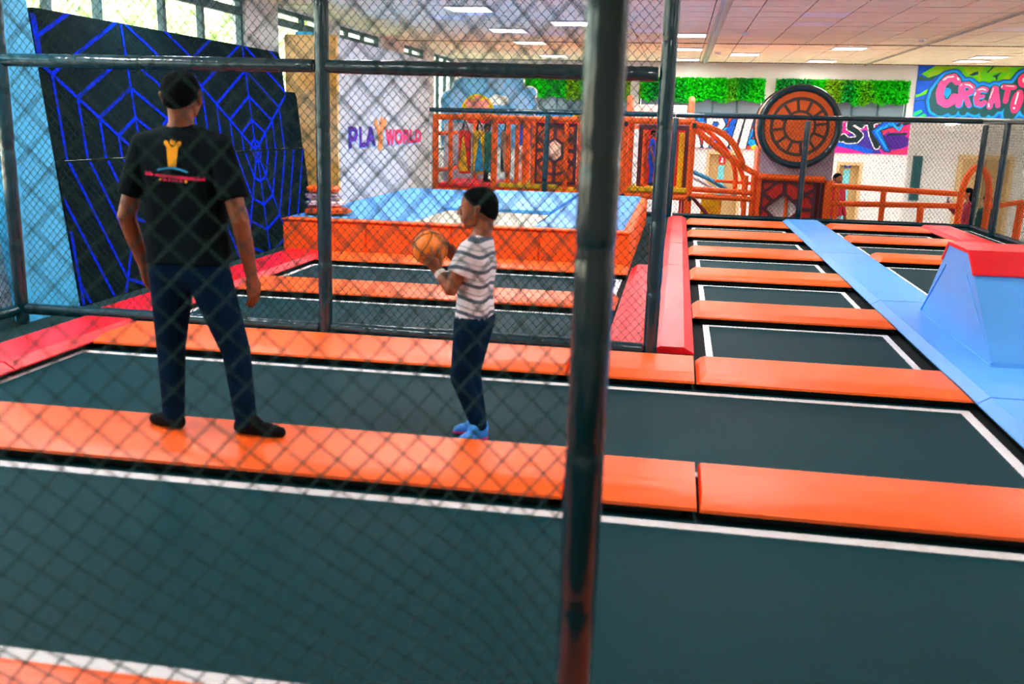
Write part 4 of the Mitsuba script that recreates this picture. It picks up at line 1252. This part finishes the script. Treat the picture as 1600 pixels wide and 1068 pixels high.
bar(R9, 'post', [(6.14, FY - .1, .42), (6.10, FY - .1, ZF)], .065)


# hanging bags
def bag(i, x, y, z0, z1, r, m, m2, up, label):
    k = nm('hanging_bag')
    tag(k, label, 'punching bag', 'bags hanging in the play frame')
    prof = np.array([(0, z0), (r * .8, z0), (r, z0 + .04), (r, z1 - .05), (r * .75, z1), (0, z1)])
    me = trimesh.creation.revolve(prof, sections=28); me.apply_translation((x, y, 0))
    add(k + '__body', me, m, 40)
    n = 0
    for q in range(3):
        a0 = -math.pi / 2 + q * 2.094 + .35 * i
        t = Polygon([(-.85, 0), (.85, 0), (0, 1)]) if up else Polygon([(-.85, 1), (.85, 1), (0, 0)])
        cells = [t.intersection(sbox(-1 + .1 * s_, -1, -.9 + .1 * s_, 2)) for s_ in range(20)]
        ms = []
        for c in cells:
            if c.area < 1e-4: continue
            ms.append(extrude_map(c, .004, lambda v: np.column_stack([x + (r + .001 + v[:, 2]) * np.cos(a0 + v[:, 0]), y + (r + .001 + v[:, 2]) * np.sin(a0 + v[:, 0]), z0 + .05 + v[:, 1] * (z1 - z0 - .11)])))
        add(k + '__triangle_patch' + (f'_{q:03d}' if q else ''), cat_mesh(ms), m2)
    for q in range(3):
        a = q * 2.1
        add(k + '__strap' + (f'_{q:03d}' if q else ''), tube([(x + r * .7 * math.cos(a), y + r * .7 * math.sin(a), z1 - .01), (x, y, 1.63)], .012, 6), 'black_foam')


bag(0, -4.26, 18.85, .57, 1.42, .128, 'red_foam', 'yellow_foam', True, 'red hanging bag with yellow triangles in the play frame')
bag(1, -3.97, 18.85, .57, 1.42, .120, 'yellow_foam', 'teal_foam', True, 'yellow hanging bag with blue triangles in the play frame')
bag(2, -3.725, 18.85, .60, 1.40, .108, 'green_foam', 'teal_foam', True, 'green hanging bag with blue triangles in the play frame')
bag(3, -3.44, 19.0, .62, 1.42, .10, 'tan_foam', 'black_foam', True, 'tan hanging bag with black triangles in the play frame')

# ------------------------------------------------------------------ people


def sph(c, r, n=18):
    return m3.Manifold.sphere(float(r), n).translate([float(q) for q in c])


def hull(*cr):
    return m3.Manifold.batch_hull([sph(c, r) for c, r in cr])


def union(parts):
    return m3.Manifold.batch_boolean(parts, m3.OpType.Add)


def skin_mesh(man, res, iters=10):
    m = man.refine_to_length(res).to_mesh()
    t = trimesh.Trimesh(np.array(m.vert_properties[:, :3]), np.array(m.tri_verts), process=True, merge_norm=True)
    before = t.vertices.copy()
    trimesh.smoothing.filter_taubin(t, lamb=.5, nu=.53, iterations=iters)
    v = np.array(t.vertices)
    far = np.linalg.norm(v - before, axis=1) > .012
    v[far] = before[far]
    t.vertices = v
    return t


def unit(v):
    v = np.asarray(v, float)
    return v / np.linalg.norm(v)


def hand(wr, d, pn, th, k, curl, spread=.5, thumb_in=.5):
    """solids of a hand: wrist, pointing d, palm facing pn, thumb towards th"""
    d, pn = unit(d), np.asarray(pn, float)
    pn = unit(pn - d * (pn @ d))
    s = np.asarray(th, float)
    s = unit(s - d * (s @ d) - pn * (s @ pn))
    P = lambda a, b, c: np.asarray(wr) + k * (d * a + s * b + pn * c)
    out = [hull((P(.0, .014, 0), k * .021), (P(.0, -.014, 0), k * .021), (P(.078, .028, .004), k * .0145), (P(.074, -.032, .004), k * .0135), (P(.04, .03, .008), k * .016))]
    for i, (b, L) in enumerate(((.031, .072), (.011, .080), (-.010, .075), (-.030, .058))):
        base = P(.078 - .004 * abs(i - 1), b, .004)
        a = curl * .5
        dirf = unit(d + s * (b * spread * 6))
        p, segs = base, (L * .46, L * .32, L * .26)
        r = k * (.0098, .0100, .0097, .0086)[i]
        for j, sl in enumerate(segs):
            dd = unit(dirf * math.cos(a) + pn * math.sin(a))
            q = p + dd * sl * k
            out.append(hull((p, r * (1 - .1 * j)), (q, r * (.92 - .1 * j))))
            p = q
            a += curl * (.75 if j == 0 else .6)
    b0 = P(.022, .030, .008)
    t1 = unit(d * .75 + s * .8 + pn * .35 * thumb_in)
    t2 = unit(d * .95 + s * .25 + pn * .7 * thumb_in)
    p1 = b0 + t1 * .042 * k
    p2 = p1 + t2 * .030 * k
    p3 = p2 + t2 * .024 * k
    out += [hull((b0, k * .0145), (p1, k * .0115)), hull((p1, k * .0112), (p2, k * .0105)), hull((p2, k * .0102), (p3, k * .0085))]
    return out


def head_solids(c, f, u, k):
    f = unit(f); u = np.asarray(u, float); u = unit(u - f * (u @ f)); r = np.cross(f, u)
    P = lambda a, b, e: np.asarray(c) + k * (r * a + f * b + u * e)
    S = [hull((P(0, -.018, .034), .084 * k), (P(0, .024, .034), .076 * k), (P(0, -.03, .0), .074 * k)),
         hull((P(0, .03, .02), .068 * k), (P(.030, .05, -.03), .034 * k), (P(-.030, .05, -.03), .034 * k), (P(0, .058, -.085), .024 * k), (P(.040, .015, -.062), .024 * k), (P(-.040, .015, -.062), .024 * k)),
         hull((P(0, .088, .012), .010 * k), (P(0, .110, -.022), .013 * k)), hull((P(0, .110, -.024), .013 * k), (P(.014, .096, -.028), .010 * k), (P(-.014, .096, -.028), .010 * k)),
         hull((P(.018, .080, -.053), .010 * k), (P(-.018, .080, -.053), .010 * k), (P(0, .092, -.050), .011 * k)),
         hull((P(.015, .078, -.066), .010 * k), (P(-.015, .078, -.066), .010 * k), (P(0, .089, -.066), .011 * k)),
         hull((P(.036, .078, .018), .011 * k), (P(.012, .088, .018), .011 * k)), hull((P(-.036, .078, .018), .011 * k), (P(-.012, .088, .018), .011 * k))]
    for q in (1, -1):
        S.append(hull((P(q * .082, -.004, .016), .012 * k), (P(q * .090, -.016, .018), .013 * k), (P(q * .083, -.002, -.024), .010 * k)))
    man = union(S) - sph(P(.031, .098, -.002), .013 * k) - sph(P(-.031, .098, -.002), .013 * k)
    return man, P, (r, f, u)


def person(key, J, k=1.0, face=(0, 1, 0), up=(0, 0, 1), hands=(), skin='skin_dark', top='tee_black', bottom='navy_denim', foot='sock_black', sleeve=.45, hem=None, hk=1.0, res=.012, hair_style='short',
           detail=True, foot_name='sock', leg_r=1.0, top_name='shirt', waist_r=1.0, sole=None, collar=True):
    """J: joints (world). One continuous body, with hair, eyes and clothes as its parts."""
    J = {a: np.asarray(b, float) for a, b in J.items()}
    hd, P, (r_, f_, u_) = head_solids(J['head'], face, up, hk)
    B = [hd, hull((J['head'] - .03 * hk * f_ - .04 * hk * u_, .056 * hk), (J['neck'], .056 * hk))]
    mid = (J['sh_l'] + J['sh_r']) / 2
    B.append(hull((J['neck'], .056 * hk), (mid * .6 + J['sh_l'] * .4, .05 * k), (mid * .6 + J['sh_r'] * .4, .05 * k)))
    B.append(hull((J['sh_l'], .045 * k), (J['sh_r'], .045 * k), (J['ch_l'], .065 * k), (J['ch_r'], .065 * k)))
    B.append(hull((J['ch_l'], .065 * k), (J['ch_r'], .065 * k), (J['wa_l'], .06 * k), (J['wa_r'], .06 * k)))
    B.append(hull((J['wa_l'], .06 * k), (J['wa_r'], .06 * k), (J['hip_l'], .07 * k), (J['hip_r'], .07 * k)))
    for s in 'lr':
        B.append(hull((J['sh_' + s], .050 * k), (J['el_' + s], .041 * k)))
        fm = J['el_' + s] * .68 + J['wr_' + s] * .32
        B.append(hull((J['el_' + s], .040 * k), (fm, .040 * k)))
        B.append(hull((fm, .040 * k), (J['wr_' + s], .026 * k)))
        B.append(hull((J['hip_' + s], .075 * k), (J['kn_' + s], .048 * k)))
        B.append(hull((J['kn_' + s], .048 * k), (J['an_' + s], .035 * k)))
        B.append(hull((J['an_' + s], .033 * k), (J['an_' + s] * .6 + J['toe_' + s] * .4 + [0, 0, .004 * k], .016 * k)))
    for h in hands:
        B += hand(**h)
    add(key + '__body', skin_mesh(union(B), res, 8), skin, True)
    # hair: the skull's shell above a slanting line
    hc = [(P(0, -.018, .037), .088 * hk), (P(0, .018, .042), .078 * hk), (P(0, -.034, -.004), .076 * hk)]
    hr = hull(*hc)
    n = unit(u_ * .88 - f_ * .62)
    hr = hr.trim_by_plane(n.tolist(), float(n @ P(0, .012, .022)))
    hr = hr.trim_by_plane(u_.tolist(), float(u_ @ P(0, 0, -.062)))
    if hair_style == 'long':
        hr = union([hull(*[(c, q * 1.06) for c, q in hc]).trim_by_plane(n.tolist(), float(n @ P(0, .03, .028))), hull((P(0, -.05, .0), .07 * hk), (P(0, -.075, -.22), .06 * hk), (P(.03, -.07, -.28), .04 * hk))])
    add(key + '__hair', skin_mesh(hr, res, 6), 'hair_black', True)
    if detail:
        for q, s in ((1, ''), (-1, '_001')):
            e = trimesh.creation.icosphere(subdivisions=2, radius=.0125 * hk); e.apply_translation(P(q * .031, .0785, -.001))
            add(key + '__eye' + s, e, 'eye_white', True)
            e = trimesh.creation.icosphere(subdivisions=2, radius=.0065 * hk); e.apply_translation(P(q * .031, .0862, -.001))
            add(key + '__eye' + s + '__iris', e, 'eye_dark', True)
        lip = union([hull((P(.016, .0835, -.0535), .0085 * hk), (P(-.016, .0835, -.0535), .0085 * hk), (P(0, .0955, -.051), .0095 * hk)), hull((P(.014, .0815, -.0655), .0085 * hk), (P(-.014, .0815, -.0655), .0085 * hk), (P(0, .0925, -.0655), .0095 * hk))])
        add(key + '__lips', skin_mesh(lip, .006, 3), 'lip_brown', True)
    # shirt
    ch_l, ch_r = J['ch_l'], J['ch_r']
    wl, wr = J['wa_l'], J['wa_r']
    S = [hull((J['sh_l'], .062 * k), (J['sh_r'], .062 * k), (J['neck'] - [0, 0, .05 * k], .072 * k), (ch_l, .10 * k), (ch_r, .10 * k)),
         hull((ch_l, .10 * k), (ch_r, .10 * k), (wl, .098 * k * waist_r), (wr, .098 * k * waist_r)),
         hull((wl, .098 * k * waist_r), (wr, .098 * k * waist_r), (J['hip_l'] + [0, 0, .02], .112 * k * waist_r), (J['hip_r'] + [0, 0, .02], .112 * k * waist_r))]
    for s in 'lr':
        e = J['sh_' + s] * (1 - sleeve) + J['el_' + s] * sleeve
        if sleeve <= 1:
            ax = unit(J['el_' + s] - J['sh_' + s])
            S.append(hull((J['sh_' + s], .066 * k), (e + ax * .06 * k, .070 * k)).trim_by_plane((-ax).tolist(), float(-ax @ e)))
        else:
            S += [hull((J['sh_' + s], .062 * k), (J['el_' + s], .055 * k)), hull((J['el_' + s], .055 * k), (J['wr_' + s], .042 * k))]
    sh = union(S)
    z = hem if hem is not None else J['hip_l'][2]
    sh = sh.trim_by_plane([0, 0, 1], float(z))
    if collar:
        sh = sh - hull((J['neck'] + .018 * f_, .062 * hk), (J['neck'] + .03 * f_ + .12 * u_, .075 * hk))
    shirt = skin_mesh(sh, res, 7)
    add(key + '__' + top_name, shirt, top, True)
    # trousers
    L = [hull((J['hip_l'], .108 * k), (J['hip_r'], .108 * k), (J['wa_l'] * .3 + J['hip_l'] * .7, .085 * k), (J['wa_r'] * .3 + J['hip_r'] * .7, .085 * k))]
    for s in 'lr':
        L += [hull((J['hip_' + s], .108 * k), (J['kn_' + s], .070 * k * leg_r)), hull((J['kn_' + s], .070 * k * leg_r), (J['an_' + s], .054 * k * leg_r))]
        low = J['an_' + s] - [0, 0, .02 * k]
    lg = union(L)
    lg = lg.trim_by_plane([0, 0, 1], float(min(J['an_l'][2], J['an_r'][2]) - .035 * k))
    add(key + '__trousers', skin_mesh(lg, res, 6), bottom, True)
    for s, sx in (('l', ''), ('r', '_001')):
        a, t = J['an_' + s], J['toe_' + s]
        dz = J.get('sole', np.array([0, 0, min(J['toe_l'][2], J['toe_r'][2]) - .028 * k]))[2]
        dirn = t - a; dirn[2] = 0
        hl = unit(dirn)
        heel = np.array([a[0], a[1], dz + .034 * k]) - hl * .030 * k
        ball = a + dirn * .62; ball[2] = dz + .030 * k
        fo = union([hull((a + [0, 0, .015 * k], .042 * k), (heel, .034 * k), (a * .5 + ball * .5, .036 * k)), hull((heel, .033 * k), (ball, .034 * k)), hull((ball, .036 * k), (np.array([t[0], t[1], dz + .024 * k]), .026 * k))])
        fo = fo.trim_by_plane([0, 0, 1], float(dz))
        add(key + '__' + foot_name + sx, skin_mesh(fo, min(res, .010), 5), foot, True)
        if sole:
            so = hull((np.array([heel[0], heel[1], dz + .016 * k]), .034 * k), (np.array([ball[0], ball[1], dz + .014 * k]), .040 * k), (np.array([t[0], t[1], dz + .014 * k]), .029 * k)).trim_by_plane([0, 0, 1], float(dz)).trim_by_plane([0, 0, -1], float(-dz - .02 * k))
            add(key + '__' + foot_name + sx + '__sole', skin_mesh(so, .012, 2), sole, True)
    return shirt, P


# the man, seen from behind, standing on the near orange pad
MY = 4.06
jm = dict(head=(-2.238, MY + .02, 1.672), neck=(-2.236, MY + .0, 1.55), sh_l=(-2.425, MY, 1.455), sh_r=(-2.060, MY, 1.455), ch_l=(-2.335, MY + .01, 1.30), ch_r=(-2.155, MY + .01, 1.30),
          wa_l=(-2.335, MY + .01, 1.06), wa_r=(-2.150, MY + .01, 1.06), hip_l=(-2.325, MY, .885), hip_r=(-2.150, MY, .885),
          el_l=(-2.530, MY - .02, 1.13), el_r=(-1.962, MY - .02, 1.13), wr_l=(-2.505, MY + .06, .885), wr_r=(-1.948, MY + .05, .855),
          kn_l=(-2.372, MY + .03, .50), kn_r=(-2.035, MY + .03, .50), an_l=(-2.362, MY + .0, .17), an_r=(-1.985, MY + .0, .165), toe_l=(-2.49, MY + .04, .124), toe_r=(-1.805, MY - .01, .124), sole=(0, 0, .098))
hm = [dict(wr=jm['wr_l'], d=(.06, .18, -1), pn=(1, .15, .1), th=(.1, 1, .1), k=1.0, curl=.42), dict(wr=jm['wr_r'], d=(.03, .20, -1), pn=(-1, .2, .1), th=(-.1, 1, .1), k=1.0, curl=.40)]
shirt, _ = person('man', jm, 1.0, (-.10, 1, .02), hands=hm, sleeve=.70, hem=.925, hk=.98, leg_r=.96, waist_r=1.06, detail=False)
tag('man', 'man in a black printed t-shirt and dark jeans, seen from behind on the orange pad', 'person')

# print on the back of his shirt
from scipy.interpolate import LinearNDInterpolator
sv, sn = shirt.vertices, shirt.vertex_normals
okv = sn[:, 1] < -.15
front = LinearNDInterpolator(sv[okv][:, [0, 2]], sv[okv][:, 1])


def on_back(poly, lift, depth=.0015):
    def fn(v):
        y = front(np.column_stack([v[:, 0], v[:, 1]]))
        y = np.where(np.isfinite(y), y, MY - .09)
        return np.column_stack([v[:, 0], y - lift - v[:, 2], v[:, 1]])
    p = poly
    # cut into cells so that the print follows the cloth
    a, b, c, d = p.bounds
    cells = [p.intersection(sbox(a + i * .009, b + j * .009, a + (i + 1) * .009, b + (j + 1) * .009)) for i in range(int((c - a) / .009) + 1) for j in range(int((d - b) / .009) + 1)]
    cells = [q for q in cells if q.area > 1e-8]
    ms = [extrude_map(q, depth, fn) for q in cells]
    return cat_mesh(ms)


lx, lz = -2.243, 1.425      # centre of the figure's body
fig = unary_union([LineString([(lx - .040, lz + .062), (lx, lz + .012)]).buffer(.0125), LineString([(lx + .042, lz + .058), (lx, lz + .012)]).buffer(.0125), Polygon([(lx - .031, lz + .030), (lx + .031, lz + .030), (lx + .020, lz - .068), (lx - .022, lz - .068)]).buffer(.004)])
fig = affinity.scale(fig, .80, .80, origin=(lx, lz))
add('man__shirt__figure_print', on_back(fig, .006), 'print_gold')
add('man__shirt__figure_head_print', on_back(Point(lx + .003, lz + .053).buffer(.0150), .006), 'print_gold')
arcp = LineString([(lx - .07 + .14 * t, lz - .072 + .012 * math.sin(math.pi * t) - .006 * t) for t in np.linspace(0, 1, 15)]).buffer(.0045)
add('man__shirt__arc_print', on_back(arcp, .006), 'print_blue')
g = np.random.default_rng(12)


def scribble(x0, x1, z, h, slope, big):
    out, x = [], x0
    while x < x1:
        w = h * g.uniform(.45, .8)
        hh = h * (1.5 if x - x0 < 1e-6 or g.random() < .14 else 1.0)
        zz = z + slope * (x - x0)
        kind = g.integers(0, 4)
        pts = [[(x, zz), (x, zz + hh), (x + w, zz + hh * .6), (x + w, zz)], [(x + w, zz + hh * .8), (x, zz + hh * .6), (x, zz + hh * .1), (x + w, zz)], [(x, zz), (x + w * .5, zz + hh), (x + w, zz)], [(x, zz + hh), (x, zz), (x + w, zz), (x + w, zz + hh * .7)]][kind]
        out.append(LineString(pts).buffer(h * .16))
        x += w + h * .42 + (h * .8 if g.random() < big else 0)
    return unary_union(out)


add('man__shirt__lettering', on_back(scribble(lx - .135, lx + .150, lz - .096, .011, -.07, .12), .006), 'print_red')
add('man__shirt__lettering_001', on_back(scribble(lx - .045, lx + .05, lz - .120, .009, -.04, .2), .006), 'print_red')
add('man__shirt__dot_print', on_back(unary_union([Point(lx - .06, lz - .115).buffer(.007), Point(lx + .065, lz - .121).buffer(.007)]), .006), 'print_gold')

# the boy with the basketball
BY = 4.55
BC = np.array([-1.185, BY - .055, .985]); BR = .088
jb = dict(head=(-.952, BY, 1.178), neck=(-.935, BY, 1.055), sh_l=(-.975, BY - .105, .985), sh_r=(-.955, BY + .105, .985), ch_l=(-.962, BY - .05, .90), ch_r=(-.952, BY + .05, .90),
          wa_l=(-.968, BY - .045, .76), wa_r=(-.960, BY + .045, .76), hip_l=(-.965, BY - .055, .625), hip_r=(-.962, BY + .055, .625),
          el_l=(-1.052, BY - .16, .805), el_r=(-1.02, BY + .15, .82), wr_l=(-1.128, BY - .115, .885), wr_r=(-1.082, BY + .07, .915),
          kn_l=(-1.018, BY - .06, .335), kn_r=(-1.000, BY + .065, .335), an_l=(-.925, BY - .05, .09), an_r=(-.950, BY + .06, .085), toe_l=(-.995, BY - .125, .022), toe_r=(-1.055, BY + .03, .022), sole=(0, 0, .004))
hb = [dict(wr=jb['wr_l'], d=BC + [-.02, -.10, .01] - np.array(jb['wr_l']), pn=BC - np.array(jb['wr_l']) - [0, .03, 0], th=(.1, -.2, 1), k=.80, curl=.30, spread=1.2, thumb_in=.4),
      dict(wr=jb['wr_r'], d=BC + [.03, .09, .04] - np.array(jb['wr_r']), pn=BC - np.array(jb['wr_r']), th=(.1, .2, 1), k=.80, curl=.30, spread=1.0, thumb_in=.4)]
person('boy', jb, .86, (-1, .02, .03), hands=hb, skin='skin_dark', top='striped_cotton', sleeve=.62, hem=.632, hk=.90, foot='shoe_blue', foot_name='shoe', leg_r=.92, res=.009, waist_r=.92, sole='shoe_sole')
tag('boy', 'boy in a striped t-shirt and navy trousers, in profile holding a basketball', 'person')
wl_ = np.array(jb['wr_l']); ea = unit(wl_ - np.array(jb['el_l']))
add('boy__wristband', tube([wl_ - ea * .035, wl_ - ea * .012], .029, 20), 'wristband', 30)
me = trimesh.creation.icosphere(subdivisions=5, radius=BR)
add('basketball__body', me.apply_translation(BC), 'ball_orange', True)
tag('basketball', 'orange basketball held in the hands of the boy', 'basketball')
rot = trimesh.transformations.euler_matrix(.5, .3, .7)[:3, :3]
a = np.linspace(0, 2 * np.pi, 65)[:-1]
circ = [np.column_stack([np.cos(a), np.sin(a), 0 * a]), np.column_stack([np.cos(a), 0 * a, np.sin(a)])]
for s in (1, -1):
    t = np.column_stack([s * (.55 + .22 * np.cos(2 * a)), .8 * np.cos(a), .8 * np.sin(a)])
    circ.append(t / np.linalg.norm(t, axis=1, keepdims=True))
for i, c in enumerate(circ):
    add('basketball__seam' + (f'_{i:03d}' if i else ''), tube((c @ rot.T) * (BR + .0002) + BC, .0019, 6, closed=True), 'ball_seam')


# people far behind, from one set of proportions
def standing(x, y, z, h, ang, el=(), wr=(), lean=0.0, legs=.10):
    s = h / 1.75
    c, n = math.cos(ang), math.sin(ang)

    def W(a, b, e):
        return np.array([x + s * (a * c - b * n), y + s * (a * n + b * c), z + s * e])
    J = dict(head=W(0, .03 + lean, 1.645), neck=W(0, lean, 1.49), sh_l=W(-.185, lean, 1.42), sh_r=W(.185, lean, 1.42), ch_l=W(-.09, lean, 1.28), ch_r=W(.09, lean, 1.28), wa_l=W(-.08, 0, 1.04), wa_r=W(.08, 0, 1.04), hip_l=W(-.08, 0, .88), hip_r=W(.08, 0, .88),
             el_l=W(-.25, -.02, 1.12), el_r=W(.25, -.02, 1.12), wr_l=W(-.25, .08, .88), wr_r=W(.25, .08, .88), kn_l=W(-legs, .03, .48), kn_r=W(legs, .03, .48), an_l=W(-legs, 0, .09), an_r=W(legs, 0, .09), toe_l=W(-legs - .02, .17, .03), toe_r=W(legs + .02, .17, .03), sole=(0, 0, z))
    for nme, q in (('el_r', el), ('wr_r', wr)):
        if len(q): J[nme] = W(*q)
    f = W(0, 1, 0) - W(0, 0, 0)
    r = W(1, 0, 0) - W(0, 0, 0)
    H = [dict(wr=J['wr_l'], d=unit((0, 0, -1) + f * .1), pn=r, th=f, k=s, curl=.4)]
    if len(wr):
        H.append(dict(wr=J['wr_r'], d=unit(np.array([0, 0, 1.0]) + f * .4), pn=-r, th=-f, k=s, curl=.6))
    else:
        H.append(dict(wr=J['wr_r'], d=unit((0, 0, -1) + f * .1), pn=-r, th=f, k=s, curl=.4))
    return J, s, f, H


def bystander(key, label, x, y, z, h, ang, top, bottom, skin, hair='short', sleeve=1.2, **kw):
    J, s, f, H = standing(x, y, z, h, ang, **kw)
    person(key, J, s, f, hands=H, skin=skin, top=top, bottom=bottom, sleeve=sleeve, hk=s * .98, res=.02, hair_style=hair, detail=True, foot_name='shoe', foot='cloth_dark', hem=z + .93 * s)
    tag(key, label, 'person')
    return J


bystander('person_in_red', 'man in a red top standing behind the orange railing, by the red block', 3.24, 20.5, ZF, 1.82, 3.79, 'cloth_red', 'cloth_grey', 'skin_dark')
jw = bystander('woman_with_phone', 'woman with long black hair raising a phone, in the arch gate', 5.50, 19.3, ZF, 1.67, math.pi / 2 - .15, 'cloth_maroon', 'cloth_dark', 'skin_tan', 'long', el=(.30, .10, 1.18), wr=(.20, .32, 1.36))
ph = np.array(jw['wr_r'])
add('phone', cbx(ph[0] - .045, ph[0] - .032, ph[1] - .04, ph[1] + .04, ph[2] + .05, ph[2] + .20, .004), 'phone_case')
tag('phone', 'phone held up by the woman in the arch gate', 'phone')
bystander('girl_in_dark_top', 'girl with black hair in dark clothes, half hidden by the arch gate', 6.0, 19.8, ZF, 1.52, .5, 'cloth_green', 'cloth_dark', 'skin_tan', 'long')
bystander('child_on_play_frame', 'child in dark clothes with blue shoes between the yellow and green bags', -3.92, 19.35, .385, 1.17, -1.2, 'cloth_dark', 'cloth_dark', 'skin_dark', sleeve=.5)
bystander('child_in_blue', 'child in blue clothes among the rollers, behind the thinner black post', -.52, 18.78, .46, 1.05, -1.6, 'cloth_blue', 'cloth_blue', 'skin_brown', sleeve=.5)
